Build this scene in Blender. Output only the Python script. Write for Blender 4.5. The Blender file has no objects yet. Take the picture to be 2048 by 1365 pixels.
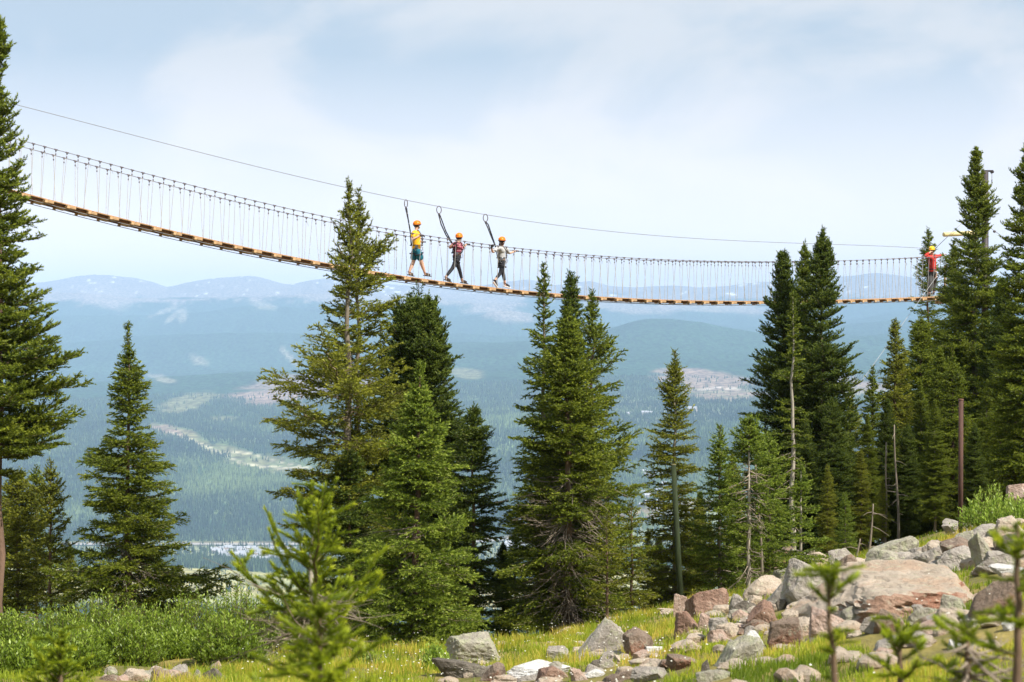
import bpy, bmesh, math, random
import numpy as np
from mathutils import Vector, Matrix

R = math.radians
F = 4200.0                 # focal length in pixels of the 2048 px wide photograph
HY = 640.0                 # eye level row
scene = bpy.context.scene
COL = scene.collection

# ------------------------------------------------------------------ camera, sky, sun, exposure
cd = bpy.data.cameras.new('camera'); cam = bpy.data.objects.new('camera', cd); COL.objects.link(cam)
cd.sensor_width = 36; cd.sensor_fit = 'HORIZONTAL'; cd.lens = F/2048*36
cam.location = (0, 0, 0); cam.rotation_euler = (R(90), 0, 0)
cd.shift_y = (HY-682.5)/2048
cd.clip_start = 0.1; cd.clip_end = 80000
cd.dof.use_dof = True; cd.dof.focus_distance = 56; cd.dof.aperture_fstop = 5.6
scene.camera = cam

SUN_EL = 50.0; SUN_AZ = 128.0     # azimuth clockwise from +Y (view direction)
sdir = Vector((math.sin(R(SUN_AZ))*math.cos(R(SUN_EL)), math.cos(R(SUN_AZ))*math.cos(R(SUN_EL)), math.sin(R(SUN_EL))))
ld = bpy.data.lights.new('sun', 'SUN'); ld.energy = 5.0; ld.angle = R(0.6); ld.color = (1, .95, .86)
sun = bpy.data.objects.new('sun', ld); COL.objects.link(sun)
sun.rotation_euler = sdir.to_track_quat('Z', 'Y').to_euler(); sun.location = (60, -40, 120)

w = bpy.data.worlds.new('World'); scene.world = w; w.use_nodes = True
wn = w.node_tree; wn.nodes.clear()
def N(nt, t, **k):
    n = nt.nodes.new(t)
    for a, b in k.items():
        if a.startswith('i_'):
            key = a[2:]; n.inputs[int(key) if key.isdigit() else key].default_value = b
        else: setattr(n, a, b)
    return n
def L(nt, a, b): nt.links.new(a, b)
sky = N(wn, 'ShaderNodeTexSky', sky_type='NISHITA', sun_disc=False, sun_elevation=R(SUN_EL), sun_rotation=R(SUN_AZ),
        altitude=3400, air_density=1.0, dust_density=1.2, ozone_density=1.0)
tc = N(wn, 'ShaderNodeTexCoord')
mp = N(wn, 'ShaderNodeMapping'); mp.inputs['Scale'].default_value = (9, 9, 17); mp.inputs['Location'].default_value = (3.1, 0.4, 1.35)
mp.inputs['Rotation'].default_value = (0, R(-14), 0)
L(wn, tc.outputs['Generated'], mp.inputs[0])
n1 = N(wn, 'ShaderNodeTexNoise'); n1.inputs['Scale'].default_value = 1.0; n1.inputs['Detail'].default_value = 7; n1.inputs['Roughness'].default_value = .52
n1.inputs['Distortion'].default_value = .35
L(wn, mp.outputs[0], n1.inputs['Vector'])
cr = N(wn, 'ShaderNodeMapRange'); cr.inputs['From Min'].default_value = .42; cr.inputs['From Max'].default_value = .64
cr.interpolation_type = 'SMOOTHSTEP'
L(wn, n1.outputs['Fac'], cr.inputs['Value'])
# overcast veil thickens towards the horizon
sx = N(wn, 'ShaderNodeSeparateXYZ'); L(wn, tc.outputs['Generated'], sx.inputs[0])
hz = N(wn, 'ShaderNodeMapRange'); hz.inputs['From Min'].default_value = .125; hz.inputs['From Max'].default_value = .02
hz.inputs['To Min'].default_value = 0.0; hz.inputs['To Max'].default_value = 1.0
L(wn, sx.outputs['Z'], hz.inputs['Value'])
# thin high overcast: greyish blue base under brighter white cloud
veil = N(wn, 'ShaderNodeMix', data_type='RGBA'); veil.inputs['Factor'].default_value = .9
veil.inputs[7].default_value = (3.5, 4.15, 4.7, 1)
L(wn, sky.outputs[0], veil.inputs[6])
cm = N(wn, 'ShaderNodeMath', operation='MULTIPLY'); cm.inputs[1].default_value = .85; L(wn, cr.outputs[0], cm.inputs[0])
mxc = N(wn, 'ShaderNodeMix', data_type='RGBA'); mxc.inputs[7].default_value = (5.1, 5.25, 5.4, 1)
L(wn, cm.outputs[0], mxc.inputs['Factor']); L(wn, veil.outputs[2], mxc.inputs[6])
mxh = N(wn, 'ShaderNodeMix', data_type='RGBA'); mxh.inputs[7].default_value = (8.9, 8.1, 7.8, 1)
L(wn, hz.outputs[0], mxh.inputs['Factor']); L(wn, mxc.outputs[2], mxh.inputs[6])
bg = N(wn, 'ShaderNodeBackground'); bg.inputs['Strength'].default_value = .095
L(wn, mxh.outputs[2], bg.inputs['Color'])
wo = N(wn, 'ShaderNodeOutputWorld'); L(wn, bg.outputs[0], wo.inputs['Surface'])

scene.view_settings.view_transform = 'Standard'; scene.view_settings.look = 'None'
scene.view_settings.exposure = 0.72; scene.view_settings.gamma = 1.0
scene.cycles.use_denoising = True
scene.cycles.volume_bounces = 1
scene.cycles.max_bounces = 6; scene.cycles.diffuse_bounces = 3; scene.cycles.transmission_bounces = 4
scene.cycles.transparent_max_bounces = 8

# ------------------------------------------------------------------ helpers
def P(px, py, D): return np.array([(px-1024)/F*D, D, (HY-py)/F*D])
def tag(o, label=None, cat=None, group=None, kind=None):
    if label: o['label'] = label
    if cat: o['category'] = cat
    if group: o['group'] = group
    if kind: o['kind'] = kind
    return o
def empty(name, loc, label=None, cat=None, group=None, rot=None):
    o = bpy.data.objects.new(name, None); COL.objects.link(o); o.location = tuple(float(v) for v in loc)
    o.empty_display_size = .2
    if rot is not None: o.rotation_euler = rot
    return tag(o, label, cat, group)
def mesh_np(name, V, faces, mat, parent=None, smooth=False, tint=None, mat_index=None, loc=None, vcol=None):
    """V (n,3); faces: (m,k) array or list of such arrays / lists"""
    V = np.asarray(V, dtype=np.float32).reshape(-1, 3)
    if isinstance(faces, np.ndarray): faces = [faces]
    if len(faces) and not isinstance(faces[0], np.ndarray): 
        counts = np.array([len(f) for f in faces]); idx = np.concatenate([np.asarray(f) for f in faces])
    else:
        faces = [f for f in faces if len(f)]
        counts = np.concatenate([np.full(len(f), f.shape[1]) for f in faces]); idx = np.concatenate([f.ravel() for f in faces])
    me = bpy.data.meshes.new(name)
    me.vertices.add(len(V)); me.vertices.foreach_set('co', V.ravel())
    me.loops.add(len(idx)); me.loops.foreach_set('vertex_index', idx.astype(np.int32))
    me.polygons.add(len(counts)); me.polygons.foreach_set('loop_start', np.concatenate([[0], np.cumsum(counts)[:-1]]).astype(np.int32))
    me.update(calc_edges=True)
    me.polygons.foreach_set('use_smooth', np.full(len(counts), bool(smooth)))
    if tint is not None:
        a = me.attributes.new('tint', 'FLOAT', 'FACE'); a.data.foreach_set('value', np.asarray(tint, dtype=np.float32))
    if vcol is not None:
        a = me.attributes.new('cover', 'FLOAT_COLOR', 'POINT'); a.data.foreach_set('color', np.asarray(vcol, dtype=np.float32).ravel())
    for m in (mat if isinstance(mat, (list, tuple)) else [mat]): me.materials.append(m)
    if mat_index is not None: me.polygons.foreach_set('material_index', np.asarray(mat_index, dtype=np.int32))
    o = bpy.data.objects.new(name, me); COL.objects.link(o)
    if parent is not None: o.parent = parent
    if loc is not None: o.location = tuple(float(v) for v in loc)
    return o

class MB:
    """collects boxes, tubes and lathes into one mesh"""
    def __init__(s): s.V = []; s.Fc = []; s.mi = []; s.n = 0
    def add(s, V, faces, mi=0):
        s.V.append(np.asarray(V, float).reshape(-1, 3))
        for f in faces: s.Fc.append([int(i)+s.n for i in f]); s.mi.append(mi)
        s.n += len(s.V[-1]); return s
    def box(s, c, size, M=None, mi=0, bev=0.0):
        """M columns = local axes"""
        h = np.array(size)/2.0
        b = min(bev, h.min()*.45)
        if b <= 0:
            v = np.array([[x, y, z] for x in (-1, 1) for y in (-1, 1) for z in (-1, 1)])*h
            fs = [(0, 1, 3, 2), (4, 6, 7, 5), (0, 4, 5, 1), (2, 3, 7, 6), (0, 2, 6, 4), (1, 5, 7, 3)]
        else:
            v = []; 
            for ax in range(3):
                for sg in (-1, 1):
                    a1, a2 = (ax+1) % 3, (ax+2) % 3
                    for (p, q) in ((-1, -1), (1, -1), (1, 1), (-1, 1)):
                        t = np.zeros(3); t[ax] = sg*h[ax]; t[a1] = p*(h[a1]-b); t[a2] = q*(h[a2]-b); v.append(t)
            v = np.array(v); bm = bmesh.new()
            for t in v: bm.verts.new(t)
            g = bmesh.ops.convex_hull(bm, input=bm.verts)
            bm.verts.ensure_lookup_table(); bm.verts.index_update()
            v = np.array([t.co[:] for t in bm.verts]); fs = [[t.index for t in f.verts] for f in bm.faces]; bm.free()
        if M is not None: v = v @ np.asarray(M, float).T
        return s.add(v+np.asarray(c, float), fs, mi)
    def tube(s, pts, rad, n=6, mi=0, cap=True):
        pts = np.asarray(pts, float); m = len(pts); rad = np.broadcast_to(np.asarray(rad, float), (m,))
        T = np.gradient(pts, axis=0); T /= np.maximum(np.linalg.norm(T, axis=1, keepdims=True), 1e-9)
        up = np.array([0, 0, 1.0]) if abs(T[0][2]) < .9 else np.array([1.0, 0, 0])
        a = np.cross(T[0], up); a /= np.linalg.norm(a); V = []
        for i in range(m):
            a = a - T[i]*a.dot(T[i]); a /= max(np.linalg.norm(a), 1e-9); b = np.cross(T[i], a)
            for k in range(n):
                t = 2*math.pi*k/n; V.append(pts[i]+rad[i]*(math.cos(t)*a+math.sin(t)*b))
        fs = [(i*n+k, i*n+(k+1) % n, (i+1)*n+(k+1) % n, (i+1)*n+k) for i in range(m-1) for k in range(n)]
        if cap: fs += [tuple(range(n))[::-1], tuple((m-1)*n+k for k in range(n))]
        return s.add(V, fs, mi)
    def ball(s, c, r, M=None, nu=12, nv=8, v0=0.0, v1=math.pi, mi=0):
        r = np.broadcast_to(np.asarray(r, float), (3,)); V = []
        for i in range(nv+1):
            th = v0+(v1-v0)*i/nv
            for k in range(nu):
                ph = 2*math.pi*k/nu; V.append([math.sin(th)*math.cos(ph), math.sin(th)*math.sin(ph), math.cos(th)])
        V = np.array(V)*r
        if M is not None: V = V @ np.asarray(M, float).T
        fs = [(i*nu+k, (i+1)*nu+k, (i+1)*nu+(k+1) % nu, i*nu+(k+1) % nu) for i in range(nv) for k in range(nu)]
        return s.add(V+np.asarray(c, float), fs, mi)
    def build(s, name, mat, parent=None, smooth=False, loc=None):
        return mesh_np(name, np.concatenate(s.V), s.Fc, mat, parent, smooth, mat_index=s.mi, loc=loc)

# ------------------------------------------------------------------ materials
MATS = {}
def mat(name, col, rough=.8, var=.25, scale=6.0, bump=0.0, bscale=None, metal=0.0, col2=None, detail=5, spec=.3, gen=False, stretch=None):
    if name in MATS: return MATS[name]
    m = bpy.data.materials.new(name); m.use_nodes = True; nt = m.node_tree; b = nt.nodes['Principled BSDF']
    b.inputs['Roughness'].default_value = rough; b.inputs['Metallic'].default_value = metal
    b.inputs['Specular IOR Level'].default_value = spec
    t = N(nt, 'ShaderNodeTexCoord'); vec = t.outputs['Object']
    if stretch:
        q = N(nt, 'ShaderNodeMapping'); q.inputs['Scale'].default_value = stretch; L(nt, vec, q.inputs[0]); vec = q.outputs[0]
    n = N(nt, 'ShaderNodeTexNoise'); n.inputs['Scale'].default_value = scale; n.inputs['Detail'].default_value = detail; L(nt, vec, n.inputs['Vector'])
    r = N(nt, 'ShaderNodeValToRGB'); c = np.array(col[:3]); c2 = np.array(col2[:3]) if col2 else c*(1+var)
    r.color_ramp.elements[0].position = .3; r.color_ramp.elements[1].position = .7
    r.color_ramp.elements[0].color = (*(c*(1-var)), 1); r.color_ramp.elements[1].color = (*np.minimum(c2, 1), 1)
    L(nt, n.outputs['Fac'], r.inputs[0]); L(nt, r.outputs[0], b.inputs['Base Color'])
    if bump:
        n2 = N(nt, 'ShaderNodeTexNoise'); n2.inputs['Scale'].default_value = bscale or scale*3; n2.inputs['Detail'].default_value = 6; L(nt, vec, n2.inputs['Vector'])
        bp = N(nt, 'ShaderNodeBump'); bp.inputs['Strength'].default_value = .8; bp.inputs['Distance'].default_value = bump
        L(nt, n2.outputs['Fac'], bp.inputs['Height']); L(nt, bp.outputs[0], b.inputs['Normal'])
    MATS[name] = m; return m

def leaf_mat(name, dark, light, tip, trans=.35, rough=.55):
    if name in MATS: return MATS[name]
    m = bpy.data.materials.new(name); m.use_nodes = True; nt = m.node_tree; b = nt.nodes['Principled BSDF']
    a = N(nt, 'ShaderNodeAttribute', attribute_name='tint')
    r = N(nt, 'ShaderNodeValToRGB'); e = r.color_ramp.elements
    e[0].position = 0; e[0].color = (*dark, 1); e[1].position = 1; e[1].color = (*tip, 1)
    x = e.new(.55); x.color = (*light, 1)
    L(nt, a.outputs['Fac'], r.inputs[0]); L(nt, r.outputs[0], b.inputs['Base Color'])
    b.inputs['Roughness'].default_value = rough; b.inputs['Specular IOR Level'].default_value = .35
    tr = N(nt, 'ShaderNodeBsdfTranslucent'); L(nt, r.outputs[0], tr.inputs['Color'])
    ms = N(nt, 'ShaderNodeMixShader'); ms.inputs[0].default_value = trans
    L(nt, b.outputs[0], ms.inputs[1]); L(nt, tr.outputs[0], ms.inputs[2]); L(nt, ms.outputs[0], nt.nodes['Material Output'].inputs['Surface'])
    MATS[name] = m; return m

# ------------------------------------------------------------------ numpy value noise
def _hash(ix, iy, iz, seed):
    h = (ix.astype(np.int64)*374761393 + iy.astype(np.int64)*668265263 + iz.astype(np.int64)*2147483647 + seed*144269) & 0xffffffff
    h = ((h ^ (h >> 13))*1274126177) & 0xffffffff
    h = h ^ (h >> 16)
    return (h & 0xffff)/65535.0
def vnoise(p, seed=0):
    p = np.asarray(p, float); i = np.floor(p).astype(np.int64); f = p-i; f = f*f*(3-2*f); o = 0
    for dx in (0, 1):
        for dy in (0, 1):
            for dz in (0, 1):
                wgt = (f[..., 0] if dx else 1-f[..., 0])*(f[..., 1] if dy else 1-f[..., 1])*(f[..., 2] if dz else 1-f[..., 2])
                o = o+wgt*_hash(i[..., 0]+dx, i[..., 1]+dy, i[..., 2]+dz, seed)
    return o
def fbm(p, octv=4, seed=0, gain=.5):
    p = np.asarray(p, float); a = 1; s = 0; t = 0
    for k in range(octv): s = s+a*vnoise(p*(2**k)+k*17.3, seed+k); t += a; a *= gain
    return s/t
def fbm2(x, y, *a, **k): return fbm(np.stack([x, y, np.zeros_like(x)+.5], -1), *a, **k)

# ------------------------------------------------------------------ near hillside
def ground_z(X, Y):
    X = np.asarray(X, float); Y = np.asarray(Y, float)
    sp = np.log1p(np.exp(np.clip((X-.3)*2, -30, 30)))/2
    h = -1.0-.13*Y+.235*np.minimum(sp, 22)+.06*np.clip(-X-4, 0, 30)*.3
    yc = 42+10/(1+np.exp(-(X-6)))
    d = np.clip(Y-yc, 0, None)
    h = h-np.where(d < 24, .010*d*d, 5.76+.48*(d-24))
    h = h+(fbm2(X*.5, Y*.5, 3, seed=5)-.5)*.45*np.clip(Y/15, 0.2, 1)+(fbm2(X*2.2, Y*2.2, 2, seed=9)-.5)*.10
    return h
def hit(px, py):
    Ys = np.arange(4, 130, .1); X = (px-1024)/F*Ys; z = (HY-py)/F*Ys
    k = np.where(ground_z(X, Ys) >= z)[0]
    return float(Ys[k[0]]) if len(k) else 60.0
def on(px, D, sink=0.0):
    X = (px-1024)/F*D; return np.array([X, D, float(ground_z(X, D))-sink])

def grid_faces(nx, ny):
    i = np.arange(nx-1)[None, :]+np.arange(ny-1)[:, None]*nx
    return np.stack([i, i+1, i+1+nx, i+nx], -1).reshape(-1, 4)
xs = np.concatenate([np.linspace(-260, -30, 24)[:-1], np.linspace(-30, 30, 301), np.linspace(30, 260, 24)[1:]])
ys = np.concatenate([np.linspace(-30, 4, 12)[:-1], np.linspace(4, 60, 281), np.linspace(60, 420, 60)[1:]])
GX, GY = np.meshgrid(xs, ys); GZ = ground_z(GX, GY)
GM = mat('alpine_soil', (.13, .13, .03), .95, .3, 1.3, bump=.05, bscale=9, col2=(.26, .20, .06), detail=8)
g = mesh_np('ground', np.stack([GX, GY, GZ], -1), grid_faces(len(xs), len(ys)), GM, smooth=True)
tag(g, 'grassy hillside falling away from the camera to the trees', None, kind='structure')

# ------------------------------------------------------------------ valley, far hills and mountains
PXC = np.array([-700, 100, 300, 500, 700, 900, 1000, 1150, 1280, 1400, 1500, 1650, 1800, 2100, 2800], float)
#           distance km : picture row of the slope at each column (turned into heights below)
PROF = [
 (0.40, [1900]*15),
 (1.0,  [1750]*15),
 (3.0,  [1330, 1310, 1300, 1290, 1290, 1290, 1290, 1290, 1290, 1290, 1290, 1290, 1290, 1290, 1290]),
 (3.35, [1215, 1210, 1208, 1213, 1222, 1225, 1225, 1225, 1225, 1225, 1225, 1225, 1225, 1225, 1225]),
 (4.2,  [1130, 1128, 1130, 1142, 1155, 1160, 1160, 1150, 1140, 1140, 1140, 1140, 1140, 1140, 1140]),
 (4.7,  [1112, 1112, 1112, 1118, 1122, 1120, 1115, 1105, 1090, 1085, 1080, 1080, 1080, 1080, 1080]),
 (5.15, [1096, 1096, 1096, 1097, 1098, 1095, 1090, 1075, 1045, 1030, 1030, 1030, 1030, 1030, 1030]),
 (5.5,  [1070, 1072, 1072, 1074, 1074, 1070, 1060, 1030, 985, 970, 975, 980, 980, 980, 980]),
 (6.2,  [990, 990, 985, 985, 985, 975, 965, 940, 915, 905, 905, 905, 905, 905, 905]),
 (7.0,  [920, 915, 905, 925, 915, 895, 885, 865, 860, 855, 850, 850, 850, 850, 850]),
 (8.0,  [870, 862, 852, 858, 850, 838, 830, 825, 820, 815, 810, 805, 805, 805, 805]),
 (9.0,  [835, 830, 822, 815, 810, 800, 795, 790, 780, 778, 775, 772, 770, 770, 770]),
 (10.2, [805, 795, 785, 780, 770, 762, 755, 750, 742, 742, 742, 742, 742, 742, 742]),
 (11.5, [790, 772, 758, 740, 735, 735, 728, 720, 706, 708, 712, 715, 715, 715, 715]),
 (12.4, [800, 785, 775, 758, 748, 705, 700, 690, 664, 676, 690, 695, 695, 695, 695]),
 (13.4, [790, 780, 775, 762, 750, 682, 684, 676, 632, 645, 662, 668, 660, 657, 660]),
 (14.6, [750, 748, 748, 742, 735, 700, 706, 706, 680, 682, 695, 690, 680, 676, 680]),
 (16.2, [700, 690, 668, 662, 672, 664, 668, 664, 668, 660, 672, 655, 640, 646, 660]),
 (17.4, [712, 706, 688, 684, 690, 684, 690, 686, 690, 690, 692, 680, 668, 670, 680]),
 (19.2, [640, 622, 634, 612, 622, 640, 622, 640, 652, 636, 648, 640, 620, 606, 616]),
 (20.2, [652, 640, 648, 632, 640, 652, 642, 654, 662, 652, 658, 652, 640, 628, 636]),
 (21.8, [594, 580, 594, 596, 584, 602, 606, 588, 604, 606, 616, 600, 588, 594, 600]),
 (22.9, [608, 602, 612, 612, 606, 616, 618, 608, 618, 618, 622, 614, 606, 610, 614]),
]
SKL = np.array([(-700, 575), (-200, 562), (80, 563), (120, 556), (160, 549), (200, 547), (240, 550), (270, 552), (310, 562), (335, 572), (370, 562), (400, 557), (450, 552), (500, 549),
  (530, 555), (560, 565), (580, 568), (620, 558), (650, 555), (700, 563), (750, 566), (800, 569), (850, 573), (900, 575), (960, 570), (1000, 563), (1060, 557), (1090, 566), (1110, 569), (1150, 565),
  (1180, 560), (1220, 572), (1260, 574), (1300, 571), (1350, 569), (1400, 574), (1450, 571), (1520, 562), (1600, 559), (1650, 553), (1700, 547), (1750, 541), (1790, 546), (1830, 553), (1900, 557), (2048, 550), (2300, 560), (2800, 575)], float)
def smooth_interp(x, xp, fp, k=40):
    xx = np.linspace(xp[0], xp[-1], 2000); yy = np.interp(xx, xp, fp); ker = np.hanning(k); ker /= ker.sum()
    yy = np.convolve(np.pad(yy, k, mode='edge'), ker, 'same')[k:-k]; return np.interp(x, xx, yy)
pxs = np.linspace(-700, 2800, 900)
Dk = np.exp(np.linspace(math.log(.4), math.log(27.5), 520))
rows = [(d, smooth_interp(pxs, PXC, np.array(r, float), 90 if d < 15.5 else 55)) for d, r in PROF]
skyl = smooth_interp(pxs, SKL[:, 0], SKL[:, 1], 22)
rows.append((26.2, skyl)); rows.append((28.5, skyl+30))
dk = np.array([r[0] for r in rows]); zk = np.array([-(r[1]-HY)/F*r[0]*1000 for r in rows])     # heights in metres
VZ = np.empty((len(Dk), len(pxs)))
lg = np.log(dk)
for j in range(len(pxs)): VZ[:, j] = np.interp(np.log(Dk), lg, zk[:, j])
ker = np.hanning(9); ker /= ker.sum()
pad = np.pad(VZ, ((4, 4), (0, 0)), mode='edge'); VZ = sum(ker[i]*pad[i:i+VZ.shape[0]] for i in range(9))
DD, PXX = np.meshgrid(Dk*1000, pxs, indexing='ij')
VX = (PXX-1024)/F*DD; VY = DD
amp = np.interp(Dk, [.4, 3, 5, 5.3, 7, 11, 15, 20, 23, 27], [0, 6, 3, 6, 30, 46, 80, 110, 90, 34])[:, None]
rid = 1-np.abs(2*fbm2(VX/1500+3, VY/1500, 5, seed=21)-1)*2.0
VZ = VZ+amp*(.55*(rid-.55)+(fbm2(VX/600, VY/600, 4, seed=33)-.5)*.7)
n_cov = fbm2(VX/420, VY/420, 5, seed=41); n_fine = fbm2(VX/90, VY/90, 3, seed=47)
PY = HY-VZ/DD*F
# land cover (what grows or lies where)
FORE = np.array([.026, .058, .030]); cov = np.ones(VX.shape+(3,))*FORE
cov = cov*(.72+.7*n_cov[..., None])
woods = np.ones(VX.shape)
def paint(mask, c, a=1.0, bare=True):
    global cov, woods
    m = np.clip(mask, 0, 1)[..., None]*a; cov = cov*(1-m)+np.array(c)*(.8+.45*n_fine[..., None])*m
    if bare: woods = woods*(1-m[..., 0])
def soft(v, e): return np.clip(v/e+.5, 0, 1)
def ell(cx, cy, rx, ry, rot=0, e=.8, warp=.75):
    """patch on the slope given by where it lies (bearing, depression angle)"""
    dx = PXX-cx; dy = PY-cy; c, s = math.cos(R(rot)), math.sin(R(rot))
    u = (dx*c+dy*s)/rx; v = (-dx*s+dy*c)/ry
    return soft(1-(u*u+v*v)-(n_cov-.5)*4*warp-(n_fine-.5)*1.2, e)
# alpine tundra and scree above the tree line
tl = 598+(n_cov-.5)*46+(n_fine-.5)*22
paint(soft(tl-PY, 5)*(DD > 15500), (.23, .195, .165), .9)
paint(ell(215, 600, 60, 24, 12)*(DD > 15500), (.25, .215, .18), .8)
for a in ((760, 600, 130, 14, 0), (880, 596, 120, 12, 2), (1010, 628, 55, 14, 8), (985, 612, 60, 14, -4), (1400, 612, 120, 13, 4), (1260, 612, 90, 10, 4)):
    paint(ell(*a)*(DD > 15500), (.25, .215, .18), .8)
# bands of bare rock running down the far slopes
sn = soft(n_fine-.68, .03)*(PY < 592)*(DD > 20000)*soft(n_cov-.5, .1); paint(sn, (.75, .75, .78), .8)
# ski runs and slides in the far forest
for a in ((330, 622, 42, 4, -22), (365, 630, 9, 14, 8), (345, 634, 20, 5, -40), (525, 610, 30, 7, 15), (400, 722, 24, 9, 22), (580, 715, 26, 5, 45), (325, 758, 26, 6, 12)):
    paint(ell(*a, e=.9, warp=.8)*(DD > 10500), (.27, .25, .18), .6)
# clear-cuts and pastures on the middle hills
PINK = (.25, .18, .14); TAN = (.165, .165, .085)
for a, c in (((620, 780, 140, 30, -6), PINK), ((560, 795, 75, 13, -8), PINK), ((370, 808, 62, 18, -16), TAN), ((932, 747, 34, 10, 6), TAN),
             ((1410, 762, 104, 17, 3), PINK), ((1430, 787, 110, 15, 3), PINK), ((1700, 775, 90, 24, 3), PINK), ((1360, 742, 55, 6, 0), PINK),
             ((450, 838, 36, 4, 0), TAN), ((345, 862, 48, 9, 12), PINK), ((400, 885, 40, 9, 34), TAN), ((540, 932, 92, 18, 4), TAN), ((480, 912, 50, 12, 22), TAN), ((590, 940, 50, 7, 2), TAN)):
    paint(ell(*a, warp=.6)*(DD < 13000), c, .8)
# thin mixed woods with pale ground showing through
paint(soft((n_fine-.52)+(n_cov-.5)*.5, .12)*soft(PY-(780+(PXX < 900)*60), 20)*soft(1090-PY, 10)*(DD < 10000), (.13, .17, .08), .55, bare=False)
paint(ell(1260, 815, 190, 26, 3)*(DD < 12000), (.22, .22, .15), .6, bare=False)
paint(soft(n_fine-.5, .2)*soft(PY-830, 10)*soft(900-PY, 10)*(PXX > 860), (.14, .20, .08), .6, bare=False)
# dirt roads
def road_line(pts, wdt):
    pts = np.array(pts, float); best = np.full(VX.shape, 1e9)
    for (x0, y0), (x1, y1) in zip(pts[:-1], pts[1:]):
        dx, dy = x1-x0, y1-y0; t = np.clip(((PXX-x0)*dx+(PY-y0)*dy)/(dx*dx+dy*dy), 0, 1)
        best = np.minimum(best, np.hypot(PXX-(x0+t*dx), PY-(y0+t*dy)))
    return soft(wdt-best, .8)
paint(road_line([(340, 865), (400, 888), (440, 905), (490, 930), (540, 935), (625, 937)], 2.0)*(DD < 9500), (.42, .38, .28), .7)
paint(road_line([(450, 903), (500, 907), (560, 925), (600, 932)], 1.2)*(DD < 9500), (.42, .38, .28), .6)
paint(road_line([(1400, 780), (1440, 776), (1480, 779)], 1.6)*(DD < 12000), (.5, .45, .4), .7)
# valley floor: meadow with scattered trees, town, gravel shore
flo = (DD < 5330)*(DD > 2900)
paint(flo*soft(4180+(n_cov-.5)*500-DD, 60)*soft(DD-3330-(n_cov-.5)*160, 60), (.24, .25, .11), .95)
paint(flo*soft(4180-DD, 60)*soft(n_cov-.5, .2)*soft(DD-3400, 60), (.40, .33, .14), .7)
paint(flo*soft(DD-4200, 60), (.15, .19, .09), .85, bare=False)
paint(flo*soft(DD-4560, 60)*soft(5240-DD, 40), (.19, .20, .13), .6)
paint(soft(5330-DD, 40)*soft(DD-5235, 40), (.20, .15, .10), .8)
VM = bpy.data.materials.new('far_landscape'); VM.use_nodes = True; nt = VM.node_tree; b = nt.nodes['Principled BSDF']
b.inputs['Roughness'].default_value = 1; b.inputs['Specular IOR Level'].default_value = .0
a = N(nt, 'ShaderNodeAttribute', attribute_name='cover'); t = N(nt, 'ShaderNodeTexCoord')
q = N(nt, 'ShaderNodeMapping'); q.inputs['Scale'].default_value = (1/26, 1/70, 1/26); L(nt, t.outputs['Object'], q.inputs[0])
n = N(nt, 'ShaderNodeTexNoise'); n.inputs['Scale'].default_value = 1; n.inputs['Detail'].default_value = 3; L(nt, q.outputs[0], n.inputs['Vector'])
mr = N(nt, 'ShaderNodeMapRange'); mr.inputs['From Min'].default_value = .3; mr.inputs['From Max'].default_value = .7; mr.inputs['To Min'].default_value = .45; mr.inputs['To Max'].default_value = 1.6
L(nt, n.outputs['Fac'], mr.inputs['Value'])
mm = N(nt, 'ShaderNodeVectorMath', operation='SCALE'); L(nt, a.outputs['Color'], mm.inputs[0]); L(nt, mr.outputs[0], mm.inputs['Scale'])
L(nt, mm.outputs[0], b.inputs['Base Color'])
bp = N(nt, 'ShaderNodeBump'); bp.inputs['Distance'].default_value = 9; bp.inputs['Strength'].default_value = .7
L(nt, n.outputs['Fac'], bp.inputs['Height']); L(nt, bp.outputs[0], b.inputs['Normal'])
vo = mesh_np('valley', np.stack([VX, VY, VZ], -1), grid_faces(len(pxs), len(Dk)), VM, smooth=True, vcol=np.concatenate([cov.reshape(-1, 3), np.ones((cov.size//3, 1))], 1))
tag(vo, 'forested valley and treeless mountains fading into blue haze', kind='structure')

rng = np.random.default_rng(7)
def vz_at(x, D):
    i = np.clip(np.searchsorted(Dk*1000, D)-1, 0, len(Dk)-2); j = np.clip(((x/D*F+1024)-pxs[0])/(pxs[1]-pxs[0]), 0, len(pxs)-2); jj = j.astype(int); f = j-jj
    t = (D-Dk[i]*1000)/((Dk[i+1]-Dk[i])*1000)
    z = (VZ[i, jj]*(1-f)+VZ[i, jj+1]*f)*(1-t)+(VZ[i+1, jj]*(1-f)+VZ[i+1, jj+1]*f)*t
    return z, woods[i, jj], n_cov[i, jj]
# far-off forest: small conifers too many to count
nt_ = 260000
D_ = np.exp(rng.uniform(math.log(3150), math.log(9800), nt_)); px_ = rng.uniform(-250, 2300, nt_); X_ = (px_-1024)/F*D_
z_, wd_, nc_ = vz_at(X_, D_)
prob = wd_*np.where(D_ < 3340, 1.0, np.where(D_ < 5250, .0, 1.0))
prob = np.where((D_ > 3340) & (D_ < 4180), .03+.09*(nc_ > .55), prob)
prob = np.where((D_ > 4180) & (D_ < 4560), .9, prob)
prob = np.where((D_ > 4560) & (D_ < 5230), .10+.3*(nc_ > .6), prob)
prob = np.where((D_ > 5250) & (wd_ < .5), .04, prob)
k = rng.random(nt_) < prob; D_, X_, z_, nc_ = D_[k], X_[k], z_[k], nc_[k]
hgt = rng.uniform(9, 19, len(D_))*np.where(D_ < 3340, .8, np.where(D_ < 4150, .5, 1)); rad = hgt*rng.uniform(.13, .22, len(D_))
ang = rng.uniform(0, 6.28, len(D_)); B = np.stack([X_, D_, z_-.5], -1)
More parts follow.
